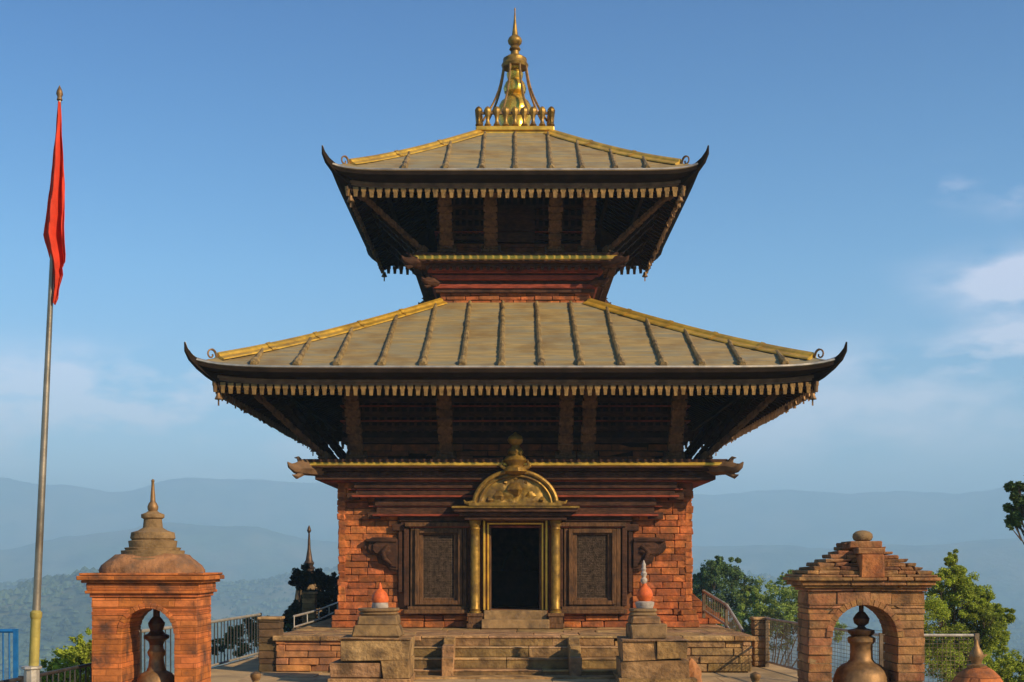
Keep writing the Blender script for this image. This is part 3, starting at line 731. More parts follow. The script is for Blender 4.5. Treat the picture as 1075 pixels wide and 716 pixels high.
# pediment
tor = MB(); yt = -A - .60
RX, RZ, z0 = .80, .66, 2.40
def arcpts(rx, rz, n_=28): return [(rx * cos(pi * i / n_), rz * sin(pi * i / n_)) for i in range(n_ + 1)]
P = arcpts(RX, RZ); vs = []
NR_ = 10
for j in range(NR_ + 1):
    k = j / NR_
    for i, (x, z) in enumerate(P):
        rel = 0.05 * noise.noise(Vector((x * k * 6, z * k * 6, 2))) + .022 * noise.noise(Vector((x * k * 17, z * k * 17, 5)))
        vs.append((x * k, yt - .05 * (1 - k) - rel * (1 if 0 < k < 1 else 0), z0 + z * k))
n1 = len(P)
tor.add(vs, [(j * n1 + i, (j + 1) * n1 + i, (j + 1) * n1 + i + 1, j * n1 + i + 1) for j in range(NR_) for i in range(n1 - 1)], None, True)
tor.box(-RX + .02, RX - .02, yt + .02, yt + .1, z0, z0 + .2)
vs2 = [(x, yt, z0 + z) for x, z in P] + [(x, yt + .12, z0 + z) for x, z in P]
tor.add(vs2, [(i, i + 1, n1 + i + 1, n1 + i) for i in range(n1 - 1)] + [tuple(range(n1, 2 * n1))])
for (x, z, r) in ((0, .3, .17), (-.3, .18, .12), (.3, .18, .12), (-.5, .1, .09), (.5, .1, .09), (0, .52, .08), (-.2, .44, .07), (.2, .44, .07)):
    tor.lathe([(.001, -.9 * r), (r * .6, -.7 * r), (r * .95, 0), (r * .6, .7 * r), (.001, r)], (x, yt + .03, z0 + z), 10, jit=.3)
to = tor.build('pediment', 'gold_old', T)
mb = MB()
for (rx, rz, rr) in ((.80, .66, .045), (.70, .57, .022)):
    mb.tube([(x, yt - .04, z0 + z) for x, z in arcpts(rx, rz)], rr, 8)
for s in (-1, 1): mb.tube([(s * .79, yt - .04, z0 + .06), (s * .88, yt - .05, z0 + .035), (s * .97, yt - .05, z0 + .05), (s * 1.0, yt - .05, z0 + .1)], [.05, .045, .03, .01], 8)
mb.box(-.9, .9, yt - .1, yt + .1, z0 - .012, z0 + .05)
mb.build('pediment_rim', 'gold_old', to)
mb = MB()
mb.lathe([(.12, -.08), (.24, -.02), (.21, .05), (.15, .09), (.19, .15), (.22, .2), (.18, .27), (.14, .31), (.16, .36), (.13, .42), (.08, .46), (.07, .49), (.13, .54), (.15, .60), (.13, .66), (.05, .71), (.005, .75)], (0, yt - .03, 3.07), 14, jit=.07)
for s in (-1, 1): mb.tube([(s * .16, yt - .06, 3.10), (s * .27, yt - .07, 3.16), (s * .24, yt - .07, 3.27)], [.06, .045, .015], 7, jit=.1)
mb.build('pediment_finial', 'gold_old', to)
def window(cx_, side):
    q = MB(); y = -A - .02; x0, x1, zb, zt = cx_ - .56, cx_ + .56, .40, 2.0
    for (ins, out) in ((0, .10), (.09, .15), (.17, .09)):
        w_ = .085
        q.box(x0 + ins, x0 + ins + w_, y - out, y + .08, zb + ins * .6, zt - ins * .5, j=.003); q.box(x1 - ins - w_, x1 - ins, y - out, y + .08, zb + ins * .6, zt - ins * .5, j=.003)
        q.box(x0 + ins + w_ + .001, x1 - ins - w_ - .001, y - out + .004, y + .08, zt - ins * .5 - w_, zt - ins * .5, j=.003); q.box(x0 + ins + w_ + .001, x1 - ins - w_ - .001, y - out + .004, y + .08, zb + ins * .6, zb + ins * .6 + w_, j=.003)
    W = q.build('window', 'wood_light', T, bevel=.01)
    q = MB(); q.box(x0 + .2, x1 - .2, y - .02, y + .03, zb + .1, zt - .1)
    n_ = 14
    for i in range(n_):      # vertical and horizontal laths
        x = x0 + .26 + (x1 - x0 - .52) * i / (n_ - 1); q.box(x - .01, x + .01, y - .045, y - .018, zb + .16, zt - .16)
    for i in range(26):
        z = zb + .2 + (zt - zb - .4) * i / 25; q.box(x0 + .25, x1 - .25, y - .052, y - .04, z - .012, z + .012)
    q.build('lattice_panel', 'lattice', W)
    q = MB(); q.box(x0 - .12, x1 + .12, y - .22, y + .1, .28, .36, j=.004); q.box(x0 - .05, x1 + .05, y - .17, y + .1, .36, .42, j=.004); q.box(x0 - .1, x1 + .1, y - .16, y + .1, 2.0, 2.08, j=.004)
    q.build('sill', 'wood_light', W, bevel=.008)
for s in (-1, 1): window(s * 1.52, s)
for s in (-1, 1):
    # jamb strips and carved wing bracket beside each window
    q = MB(); y = -A
    for (jx, jw, jo, ja, jb) in ((2.16, .05, .12, .43, 1.98), (2.28, .04, .09, .7, 1.9), (.9, .04, .12, .38, 2.02)):
        q = MB(); q.box(s * jx - jw, s * jx + jw, y - jo, y + .08, ja, jb); q.build('side_jamb', 'wood', T, bevel=.01)
    q = MB()
    for (yo, k_) in ((.05, 1.0), (.09, .88), (.13, .74)):
        pts = [(2.33, 1.10), (2.5, 1.12), (2.56, 1.22), (2.72, 1.28), (2.76, 1.42), (2.93, 1.48), (3.0, 1.58), (2.98, 1.72), (2.84, 1.79), (2.33, 1.79)]
        pts = [(2.34 + (x - 2.34) * k_, 1.48 + (z - 1.48) * k_) for x, z in pts]
        if s < 0: pts = [(-x, z) for x, z in pts][::-1]
        n_ = len(pts); q.add([(x, y - yo, z) for x, z in pts] + [(x, y + .04, z) for x, z in pts], [tuple(range(n_)), tuple(range(2 * n_ - 1, n_ - 1, -1))] + [(i, n_ + i, n_ + (i + 1) % n_, (i + 1) % n_) for i in range(n_)])
    q.box(min(s * 2.34, s * 2.96), max(s * 2.34, s * 2.96), y - .16, y, 1.70, 1.76, j=.006); q.tube([(s * 2.5, y - .14, 1.62), (s * 2.62, y - .16, 1.5), (s * 2.58, y - .15, 1.36), (s * 2.45, y - .14, 1.26)], [.05, .06, .05, .02], 7, jit=.1)
    q.lathe([(.001, -.1), (.08, -.08), (.13, 0), (.09, .08), (.001, .1)], (s * 2.55, y - .06, 1.5), 10, jit=.15)
    q.build('wing_bracket', 'wood', T, bevel=.015)
# outer shrine ledge of the right and left walls
q = MB(); q.box(A - .05, A + .15, -1.2, 1.2, 2.02, 2.12, j=.01); q.box(A - .05, A + .22, -1.3, 1.3, 2.12, 2.18, j=.01)
q.tube([(A + .12, -1.3, 2.18), (A + .22, -1.36, 2.24), (A + .16, -1.36, 2.36), (A + .06, -1.34, 2.42)], [.07, .06, .04, .01], 7, jit=.1)
q.build('side_ledge', 'gold_old', T, bevel=.01)

# ------------------------------------------------------------------ brick buttress and stair rail on the right behind the platform front
bt = MB(); 
def by(d): return 26.2 + d
b0 = (3.72, .655); 
rows = 6; 
for i in range(rows):
    z0_ = .66 + i * .12; z1_ = z0_ + .115; x1a = 4.55 - i * .15
    x = 3.72
    while x < x1a - .05:
        xe = min(x1a, x + random.uniform(.25, .5)); last = xe >= x1a - .01
        yo = random.uniform(-.02, .02)
        bt.hexa([(x + .006, 26.2 + yo, z0_), (xe - .006, 26.2 + yo, z0_), (xe - .006, 27.4, z0_), (x + .006, 27.4, z0_), (x + .006, 26.2 + yo, z1_), (xe - .006 - (.14 if last else 0), 26.2 + yo, z1_), (xe - .006 - (.14 if last else 0), 27.4, z1_), (x + .006, 27.4, z1_)], rt(.7, 1.2))
        x = xe
tag(bt.build('brick_buttress', 'brick', bevel=.01), 'sloping red brick buttress against the right wall of the temple', 'buttress')
# fences ---------------------------------------------------------------
def fence(name, pts, hgt, m, label, z=0.0, sp=.11, top_m=None, br=.012, posts=True, mesh=False, tr=.022, group=None):
    root = empty(name, (pts[0][0], pts[0][1], z), label, 'fence', group)
    ox, oy = pts[0][:2]; L = lambda p: Vector((p[0] - ox, p[1] - oy, p[2] - z if len(p) > 2 else 0))
    P = [Vector((p[0] - ox, p[1] - oy, (p[2] if len(p) > 2 else 0))) for p in pts]
    rail = MB(); bars = MB(); pst = []
    for a, b in zip(P, P[1:]):
        up = Vector((0, 0, 1)); rail.tube([a + up * hgt, b + up * hgt], tr, 8); rail.tube([a + up * .1, b + up * .1], tr * .8, 6)
        ln = (b - a).length; n_ = max(2, int(ln / sp))
        for i in range(n_ + 1):
            p = a.lerp(b, i / n_); q = random.uniform(-.006, .006)
            bars.tube([p + Vector((0, 0, .1)), p + Vector((q, 0, hgt))], br, 5, caps=False)
        if mesh:
            for i in range(int(hgt / sp)):
                zz = .12 + i * sp; bars.tube([a + up * zz, b + up * zz], br, 4, caps=False)
    rail.build('top_rail', top_m or m, root); bars.build('bars', m, root)
    if posts:
        for p in P:
            q = MB(); q.box(p.x - .03, p.x + .03, p.y - .03, p.y + .03, p.z - .05, p.z + hgt + .03); q.build('post', m, root)
    return root
fence('iron_fence', FN, .68, 'iron', 'dark iron railing passing behind the foot of the flagpole and the orange shrine', sp=.15, br=.011)
fence('iron_fence', FL, .88, 'iron', 'iron railing with a pale top rail between the orange shrine and the square stone post', sp=.2, br=.012, top_m='rail_light', tr=.028)
fence('blue_fence', [(-8.9, 18.8), (-7.42, 18.8)], .92, 'blue_paint', 'blue painted bar fence beyond the foot of the flagpole', sp=.09, br=.014, tr=.03)
fence('mesh_fence', FR, .9, 'iron_rust', 'wire mesh fence with a pale top rail behind the brown shrine', sp=.06, br=.0035, mesh=True, top_m='rail_light')
fence('stair_railing', [(3.95, 25.9, .85), (4.25, 24.9, .6), (4.4, 23.9, .12)], .5, 'iron_rust', 'sloping iron hand railing beside the red brick buttress', z=0, sp=.08, br=.007, top_m='rail_light', tr=.03)
fence('kerb_railing', [(-4.02, 23.2), (-4.02, 26.2), (-4.3, 31.0)], .30, 'rail_light', 'low pale pipe railing on the left edge of the platform', z=PZ, sp=2.6, br=.012, posts=False)
# stone posts -----------------------------------------------------------
def stone_post(x, y, wd, hgt, label, cap='stone', body='stone_dark', g=None, tn=(.7, 1.15)):
    root = empty('stone_post', (x, y, 0), label, 'post', g)
    mb = MB(); z = .01
    while z < hgt - .06:
        zt = min(hgt - .05, z + random.uniform(.09, .14)); mb.box(-wd / 2, wd / 2, -wd / 2, wd / 2, z + .004, zt - .003, rt(*tn), j=.01); z = zt
    mb.box(-wd / 2 + .02, wd / 2 - .02, -wd / 2 + .02, wd / 2 - .02, 0, hgt - .05, (.4, .4, .4))
    mb.build('shaft', body, root, bevel=.012)
    mb = MB(); mb.box(-wd / 2 - .02, wd / 2 + .02, -wd / 2 - .02, wd / 2 + .02, hgt - .047, hgt, (1.1, 1.1, 1.1), j=.005); mb.build('cap', cap, root, bevel=.01)
stone_post(-4.28, 22.35, .38, .98, 'square stone post darkened for shade at the left end of the platform, by the iron railing', tn=(.3, .5))  # low shaft tints paint in the shaded front
stone_post(4.64, 23.5, .29, .92, 'narrow stone post with pale cap right of the platform', body='stone')
stone_post(-4.75, 29.5, .3, 1.25, 'small weathered pillar in front of the dark tree left of the temple')

# votive plinths beside the steps -----------------------------------------
def blk(mb, x0, x1, y0, y1, z0, z1, t=(.8, 1.15), j=.022):
    mb.box(x0, x1, y0, y1, z0, z1, rt(*t), j=j)
YP = 19.75; S = YP / F
def pz(py, D=YP): return EYE + (HY - py) * D / F
vl = empty('votive_plinth', ((393 - HX) * S, YP + .5, 0), 'stepped stone plinth left of the steps topped by a small orange dome', 'plinth', 'votive plinths flanking the temple steps')
mb = MB()
blk(mb, -.72, .56, -.62, .6, .012, pz(712)); blk(mb, -.68, .12, -.56, .5, pz(712) + .003, pz(696)); blk(mb, .125, .55, -.60, .5, pz(712) + .003, pz(693)); blk(mb, -.56, .1, -.4, .5, pz(696) + .002, pz(692.5))
blk(mb, -.54, .55, -.58, .5, pz(693) + .003, pz(671)); blk(mb, -.57, .58, -.61, .5, pz(671), pz(669.5))
mb.build('base', 'stone', vl, bevel=.03)
mb = MB(); z1_ = pz(669.5); z2_ = pz(657); z3_ = pz(647)
mb.box(-.38, .40, -.42, .36, z1_ + .002, z2_, (.9, .9, .85), j=.015, taper=.05); mb.box(-.30, .36, -.36, .32, z2_ + .002, z3_, (.8, .8, .8), j=.012, taper=.03)
mb.build('pedestal', 'stone_dark', vl, bevel=.02)
mb = MB(); z4_ = pz(639.5)
mb.lathe([(.29, z3_ + .002), (.32, z3_ + .03), (.29, z3_ + .05), (.33, z3_ + .08), (.33, z4_), (.2, z4_ + .005)], (0.02, -.02, 0), 28, sq=.25, jit=.006)
mb.build('cap', 'moss_stone', vl)
mb = MB(); mb.lathe([(.125, z4_), (.135, z4_ + .02), (.125, z4_ + .09)], (.04, -.02, 0), 20); mb.build('white_band', 'whitewash', vl)
mb = MB(); mb.lathe([(.13, z4_ + .092), (.14, z4_ + .14), (.13, z4_ + .19), (.10, z4_ + .25), (.06, z4_ + .29), (.035, z4_ + .31), (.03, z4_ + .36), (.008, z4_ + .41)], (.04, -.02, 0), 20, jit=.02); mb.build('dome', 'vermilion', vl)
vr = empty('votive_plinth', ((679 - HX) * S, YP + .5, 0), 'stepped stone plinth right of the steps topped by an orange teardrop with a white spire', 'plinth', 'votive plinths flanking the temple steps')
mb = MB(); X = lambda px: (px - 679) * S
blk(mb, X(650), X(731), -.62, .6, .012, pz(712)); blk(mb, X(652), X(722), -.56, .5, pz(712) + .003, pz(693)); blk(mb, X(654), X(688), -.58, .5, pz(693) + .003, pz(673)); blk(mb, X(688) + .004, X(721), -.60, .5, pz(691), pz(673))
blk(mb, X(653), X(722), -.62, .5, pz(673), pz(671.5))
mb.build('base', 'stone', vr, bevel=.03)
mb = MB(); blk(mb, X(663), X(701), -.4, .3, pz(671.5) + .002, pz(656)); blk(mb, X(664), X(694), -.36, .25, pz(656) + .002, pz(648))
mb.build('pedestal', 'stone_dark', vr, bevel=.02)
mb = MB(); c_ = (X(678), -.05, 0); mb.lathe([(.21, pz(648)), (.23, pz(646)), (.2, pz(644)), (.225, pz(642)), (.22, pz(640)), (.1, pz(639.5))], c_, 22, sq=.4); mb.build('cap', 'moss_stone', vr)
mb = MB(); c_ = (X(680), -.05, 0); mb.lathe([(.13, pz(639.5)), (.15, pz(636)), (.155, pz(633)), (.11, pz(632))], c_, 20); mb.build('bowl', 'whitewash', vr)
mb = MB(); mb.lathe([(.09, pz(632)), (.128, pz(628)), (.135, pz(624.5)), (.11, pz(620)), (.07, pz(617)), (.035, pz(614.5)), (.03, pz(613))], c_, 20, jit=.01); mb.build('teardrop', 'vermilion', vr)
mb = MB(); c_ = (X(679), -.05, 0)
mb.lathe([(.03, pz(613.5)), (.055, pz(611)), (.055, pz(608.5)), (.03, pz(606.5)), (.045, pz(604)), (.05, pz(602)), (.03, pz(600)), (.042, pz(597.5)), (.028, pz(595)), (.035, pz(593)), (.02, pz(590.5)), (.006, pz(588))], c_, 14, jit=.04)
mb.build('spire', 'whitewash', vr)
# a broken orange brick lump leaning on the right plinth
mb = MB(); mb.lathe([(.16, 0), (.2, .08), (.17, .2), (.12, .28), (.08, .34), (.02, .40)], (0, 0, 0), 9, jit=.2, smooth=False)
tag(mb.build('brick_rubble', 'platform_brick', loc=((729 - HX) * S, YP + .35, .012), bevel=.02), 'broken lump of reddish brick rubble at the right foot of the right plinth', 'rubble')

# ------------------------------------------------------------------ bell shrines
def arch_body(w, d, hgt, ax, ar, zs, m, root, tints=(.85, 1.1), H=.13, L=(.25, .45), j=.004, gap=.008, bevel=.008, name='arch_wall'):
    """pier courses with the arch cut into the blocks. ax: arch centre, ar radius, zs spring height"""
    mb = MB(); zc = zs + ar
    zz = [0.0]
    while zz[-1] + H < zs: zz.append(zz[-1] + H)
    zz.append(zs)
    k = 6
    zz += [zs + ar * sin(pi / 2 * i / k) for i in range(1, k + 1)]
    rem = hgt - zc; n_ = max(1, round(rem / H)); zz += [zc + rem * i / n_ for i in range(1, n_ + 1)]
    def half(z):
        if z <= zs: return ar
        return sqrt(max(0, ar * ar - (z - zs) ** 2))
    for z0_, z1_ in zip(zz, zz[1:]):
        if z1_ - z0_ < .004: continue
        if z0_ >= zc - 1e-4: spans = [(-w / 2, w / 2, -w / 2, w / 2)]
        else: spans = [(-w / 2, ax - half(z0_), -w / 2, ax - half(z1_)), (ax + half(z0_), w / 2, ax + half(z1_), w / 2)]
        for (a0, b0_, a1, b1) in spans:
            n_ = max(1, round((b0_ - a0) / random.uniform(*L)))
            cuts = [0] + sorted((i + random.uniform(-.2, .2)) / n_ for i in range(1, n_)) + [1]
            for c0, c1 in zip(cuts, cuts[1:]):
                q = lambda: random.uniform(-j, j)
                p = random.uniform(-j, j) * 2
                g0 = gap / 2 if c0 > 0 else 0; g1 = gap / 2 if c1 < 1 else 0
                lo0 = a0 + (b0_ - a0) * c0 + g0; lo1 = a0 + (b0_ - a0) * c1 - g1; hi0 = a1 + (b1 - a1) * c0 + g0; hi1 = a1 + (b1 - a1) * c1 - g1
                g = min(gap / 2, (z1_ - z0_) * .15)
                P = [(lo0, -d / 2 + p, z0_ + g), (lo1, -d / 2 + p, z0_ + g), (lo1, d / 2 - p, z0_ + g), (lo0, d / 2 - p, z0_ + g), (hi0, -d / 2 + p, z1_ - g), (hi1, -d / 2 + p, z1_ - g), (hi1, d / 2 - p, z1_ - g), (hi0, d / 2 - p, z1_ - g)]
                mb.hexa([(x + q(), y + q(), z + q() * .3) for x, y, z in P], rt(*tints))
    o_ = mb.build(name, m, root, bevel=bevel)
    # inner core fills the joints
    mb = MB(); e_ = .015
    def prism(pts, y0, y1):
        n_ = len(pts); mb.add([(x, y0, z) for x, z in pts] + [(x, y1, z) for x, z in pts], [tuple(range(n_)), tuple(range(2 * n_ - 1, n_ - 1, -1))] + [(i, n_ + i, n_ + (i + 1) % n_, (i + 1) % n_) for i in range(n_)])
    arc = [(ax + (ar + e_) * cos(pi * i / 16), zs + (ar + e_) * sin(pi * i / 16)) for i in range(17)]
    for i in range(16):      # spandrel strips above the arch
        (xa, za), (xb, zb) = arc[i + 1], arc[i]
        prism([(xa, za), (xb, zb), (xb, hgt - .01), (xa, hgt - .01)], -d / 2 + e_, d / 2 - e_)
    prism([(-w / 2 + e_, 0.002), (ax - ar - e_, 0.002), (ax - ar - e_, hgt - .01), (-w / 2 + e_, hgt - .01)], -d / 2 + e_, d / 2 - e_)
    prism([(ax + ar + e_, 0.002), (w / 2 - e_, 0.002), (w / 2 - e_, hgt - .01), (ax + ar + e_, hgt - .01)], -d / 2 + e_, d / 2 - e_)
    mb.build('mortar_core', 'moss_stone', root)
    return o_
def voussoirs(ax, ar, zs, d, th, n_, m, root, out=.012, tints=(.8, 1.1)):
    mb = MB()
    for i in range(n_):
        a0 = pi * (i + .04) / n_; a1 = pi * (i + .96) / n_; P = []
        o_ = out + random.uniform(-.004, .004)
        for y in (-d / 2 - o_, d / 2 + o_):
            for (a, r) in ((a0, ar - .008), (a0, ar + th), (a1, ar + th), (a1, ar - .008)): P.append((ax + r * cos(a), y, zs + r * sin(a)))
        mb.add(P, [(0, 1, 2, 3)[::-1], (4, 5, 6, 7), (0, 1, 5, 4), (1, 2, 6, 5), (2, 3, 7, 6), (3, 0, 4, 7)], rt(*tints))
    mb.build('arch_ring', m, root, bevel=.004)
# left, orange
GL = empty('bell_shrine', (-4.39, 15.37, 0), 'orange brick arch shrine with a tiered stone spire, beside the flagpole', 'shrine', 'small arched bell shrines')
arch_body(1.25, .74, 1.53, .045, .315, 1.09, 'brick_shrine', GL, tints=(.86, 1.1), H=.17, L=(.3, .6), j=.003, gap=.004, bevel=.006)
voussoirs(.045, .315, 1.09, .74, .055, 15, 'brick_shrine', GL, out=.008)
mb = MB()
for (hx, hy, z0_, z1_) in ((.65, .395, 1.53, 1.575), (.69, .435, 1.575, 1.61), (.675, .42, 1.61, 1.70), (.72, .465, 1.70, 1.735), (.76, .505, 1.735, 1.79), (.74, .485, 1.79, 1.82)):
    mb.box(-hx, hx, -hy, hy, z0_ + .001, z1_ - .001, rt(.8, 1.05), j=.006)
mb.build('cornice', 'brick_shrine', GL, bevel=.008)
mb = MB()
# cushion dome, squarish
prof = [(.60, 1.82), (.60, 1.86), (.57, 1.91), (.515, 1.96), (.46, 2.00), (.42, 2.035), (.36, 2.05)]
vs = []; n_ = 32
for r, z in prof:
    for k in range(n_):
        t_ = 2 * pi * k / n_; m_ = max(abs(cos(t_)), abs(sin(t_))); q = r * (.35 + .65 / m_ if m_ > .8 else .35 + .65 / .8) ; q = r * (.3 + .7 * min(1 / m_, 1.22)) * random.uniform(.985, 1.015)
        vs.append((q * cos(t_), q * sin(t_) * .72, z + random.uniform(-.006, .006)))
mb.add(vs, [(i * n_ + k, i * n_ + (k + 1) % n_, (i + 1) * n_ + (k + 1) % n_, (i + 1) * n_ + k) for i in range(len(prof) - 1) for k in range(n_)] + [tuple((len(prof) - 1) * n_ + k for k in range(n_))], None, True)
mb.build('dome', 'shrine_dome', GL)
mb = MB(); k_ = 15.37 / F; g = lambda py: EYE + (HY - py) * k_
mb.lathe([(.46, g(590)), (.45, g(586)), (.41, g(585.5)), (.41, g(582)), (.38, g(581.5)), (.385, g(578)), (.33, g(577.5)), (.34, g(575)), (.285, g(574.5)), (.295, g(568)), (.25, g(567)), (.27, g(565)), (.26, g(559)), (.18, g(557)), (.12, g(554)), (.11, g(545)), (.14, g(543.5)), (.14, g(540)), (.08, g(538)), (.05, g(536))], (0, 0, 0), 28, jit=.008)
mb.v = [(x, y * .78, z) for x, y, z in mb.v]; mb.build('spire_tiers', 'moss_stone', GL)
mb = MB(); mb.lathe([(.04, g(538)), (.062, g(535)), (.066, g(532)), (.05, g(528.5)), (.032, g(526.5)), (.028, g(520)), (.02, g(512)), (.017, g(506)), (.022, g(505)), (.01, g(503))], (0, 0, 0), 16); mb.build('finial', 'bronze', GL)
# right, brown
GR = empty('bell_shrine', (4.23, 15.3, 0), 'brown stone-brick arch shrine with a stepped gable roof and a round stone on top', 'shrine', 'small arched bell shrines')
arch_body(1.38, .6, 1.60, -.02, .395, 1.05, 'brick_brown', GR, tints=(.7, 1.25), H=.105, L=(.2, .42), j=.007, gap=.009, bevel=.009)
voussoirs(-.02, .395, 1.05, .6, .07, 19, 'brick_brown', GR, tints=(.7, 1.1))
mb = MB()
for (hx, hy, z0_, z1_) in ((.72, .33, 1.60, 1.64), (.76, .37, 1.64, 1.67), (.80, .41, 1.67, 1.725), (.84, .45, 1.725, 1.77), (.81, .43, 1.77, 1.80)):
    x = -hx
    while x < hx - .01:
        xe = min(hx, x + random.uniform(.3, .7)); xe = hx if hx - xe < .12 else xe
        mb.box(x + .003, xe - .003, -hy, hy, z0_ + .001, z1_ - .001, rt(.75, 1.15), j=.008); x = xe
mb.build('cornice', 'brick_brown', GR, bevel=.008)
mb = MB(); n_ = 7
for i in range(n_):
    t_ = i / (n_ - 1); hx = .74 * (1 - t_) + .26 * t_; hy = .40 * (1 - t_) + .17 * t_; z0_ = 1.80 + i * .047; x = -hx
    while x < hx - .01:
        xe = min(hx, x + random.uniform(.14, .34)); xe = hx if hx - xe < .08 else xe
        mb.box(x + .003, xe - .003, -hy, hy, z0_ + .001, z0_ + .046, rt(.5, 1.15), j=.02); x = xe
mb.build('stepped_roof', 'brick_brown', GR, bevel=.01)
mb = MB(); mb.box(-.19, .21, -.25, .2, 2.12, 2.2, (.9, .85, .8), j=.01); mb.box(-.24, .0, -.2, .18, 2.10, 2.185, (.6, .6, .6), j=.01); mb.box(-.115, .175, -.455, -.1, 1.76, 2.04, (1.1, .8, .65), j=.012); mb.box(-.14, .2, -.4, .0, 2.04, 2.12, (.9, .85, .8), j=.01)
mb.build('gable_block', 'brick_brown', GR, bevel=.012)
mb = MB(); mb.lathe([(.06, 2.195), (.105, 2.215), (.122, 2.25), (.115, 2.29), (.08, 2.32), (.03, 2.333), (.004, 2.335)], (.03, -.02, 0), 20, jit=.015); mb.build('round_stone', 'moss_stone', GR)
# bells
def bell(loc, prof, ztop, rodr, label, dark_from, mt='bronze'):
    root = empty('temple_bell', loc, label, 'bell', 'bronze bells hanging in the shrines')
    lo = [p for p in prof if p[1] <= dark_from]; hi = [p for p in prof if p[1] >= dark_from]
    mb = MB(); mb.lathe(lo, (0, 0, 0), 32); mb.build('bell_body', mt, root)
    mb = MB(); mb.lathe(hi, (0, 0, 0), 20, jit=.02); mb.tube([(0, 0, hi[-1][1] - .02), (0, 0, ztop)], rodr, 8); mb.build('crown', 'bronze_dark', root)
    mb = MB(); mb.tube([(0, 0, lo[0][1] + .12), (0, 0, lo[0][1] - .03)], [.015, .03], 8); mb.build('clapper', 'bronze_dark', root)
k_ = 15.37 / F
pr = [(.30, .10), (.31, .13), (.275, .22), (.255, .35), (.245, g(722)), (.235, g(716)), (.215, g(710)), (.18, g(706.5)), (.12, g(704)), (.10, g(700)), (.09, g(694)), (.085, g(690)), (.105, g(687)), (.11, g(684)), (.085, g(681)), (.08, g(677)), (.10, g(673)), (.15, g(670)), (.155, g(667)), (.10, g(665)), (.075, g(662)), (.095, g(657)), (.10, g(654)), (.07, g(650)), (.04, g(647))]
bell((-4.345, 15.37, 0), pr, 1.42, .042, 'tall ornate bronze bell with stacked rings hanging in the orange arch shrine', g(677))
pr = [(.375, .14), (.38, .18), (.355, .27), (.345, .42), (.34, g(718)), (.325, g(709)), (.29, g(702)), (.235, g(697.5)), (.17, g(695)), (.14, g(692)), (.13, g(684)), (.135, g(676)), (.165, g(673)), (.165, g(669)), (.12, g(667)), (.155, g(664)), (.16, g(661)), (.06, g(659)), (.04, g(657)), (.085, g(654)), (.10, g(649)), (.07, g(645)), (.04, g(642))]
bell((4.25, 15.3, 0), pr, 1.46, .03, 'broad plain bronze bell hanging in the brown arch shrine', g(667))

# ------------------------------------------------------------------ flagpole and flag
pb = Vector((-4.985, 13, 0)); ptop = Vector(at(62.6, 106, 13))
root = empty('flagpole', pb, 'tall slightly leaning metal flagpole carrying the red flag', 'flagpole')
L_ = lambda t: tuple((ptop - pb) * t)
mb = MB(); mb.tube([L_(.2), L_(.5), L_(1.0)], [.04, .034, .017], 14); mb.build('upper_tube', 'pole_metal', root)
mb = MB(); mb.tube([L_(0), L_(.205)], [.052, .050], 14); mb.tube([L_(.203), L_(.207), L_(.213), L_(.216)], [.052, .06, .06, .042], 14); mb.build('lower_sleeve', 'pole_yellow', root)
mb = MB(); mb.lathe([(.14, .0), (.14, .5), (.10, .52), (.10, .62), (.08, .64), (.08, .84), (.105, .85), (.105, .87), (.06, .88)], (.02, 0, 0.0), 10, jit=.03, smooth=False); mb.build('base_clamp', 'rail_light', root)
mb = MB(); e_ = Vector(L_(1)); mb.lathe([(.017, 0), (.03, .01), (.022, .04), (.035, .07), (.03, .10), (.012, .14), (.004, .16)], tuple(e_), 10); mb.build('finial', 'bronze', root)
rowsF = [(108, 61.8, 64.2), (125, 59.8, 65.6), (150, 56.8, 67), (175, 53.6, 67.8), (200, 50.6, 68.4), (225, 47.4, 69), (240, 45.8, 69.6), (247, 45.2, 70), (255, 47.6, 70.4), (262, 50.2, 70.8), (270, 52.4, 71.4), (277, 54.6, 70.9), (282, 56, 67.5), (290, 57.4, 68.3), (297, 57.4, 66.4), (304, 57.8, 64.0), (312, 56.8, 63.6), (319, 56.4, 60)]
mb = MB(); vs = []; NC = 26; SC = 13 / F
fine = []
for (a, b) in zip(rowsF, rowsF[1:]):
    for k in range(4): t_ = k / 4; fine.append(tuple(a[i] + (b[i] - a[i]) * t_ for i in range(3)))
fine.append(rowsF[-1])
for j, (py, xl, xr) in enumerate(fine):
    wpx = xr - xl; t_ = (py - 108) / 210
    for i in range(NC + 1):
        u = i / NC
        amp = .004 + .12 * min(1, wpx / 22)
        y = amp * (sin(u * 9.0 + t_ * 2.2) * .6 + sin(u * 17 + 1.1 + t_ * 3.5) * .3 + sin(u * 33 + t_ * 14) * .12) + .02 * noise.noise(Vector((u * 5, t_ * 9, 0))) - .03
        x = (xl + wpx * (u + .03 * sin(u * 12 + t_ * 5))) - HX
        vs.append((x * SC, y, EYE + (HY - py) * SC + .015 * sin(u * 9) * (1 if t_ > .6 else 0)))
mb.add(vs, [(j * (NC + 1) + i, j * (NC + 1) + i + 1, (j + 1) * (NC + 1) + i + 1, (j + 1) * (NC + 1) + i) for j in range(len(fine) - 1) for i in range(NC)], None, True)
vz = [v[2] for v in mb.v]; fo_ = Vector((pb.x, 13, 0)); mb.v = [(x - fo_.x, y, z) for x, y, z in mb.v]
flag = mb.build('flag', 'cloth_red', loc=(pb.x, 13, 0)); tag(flag, 'limp red cloth flag hanging folded from the top of the pole', 'flag')
sm = flag.modifiers.new('thick', 'SOLIDIFY'); sm.thickness = .003

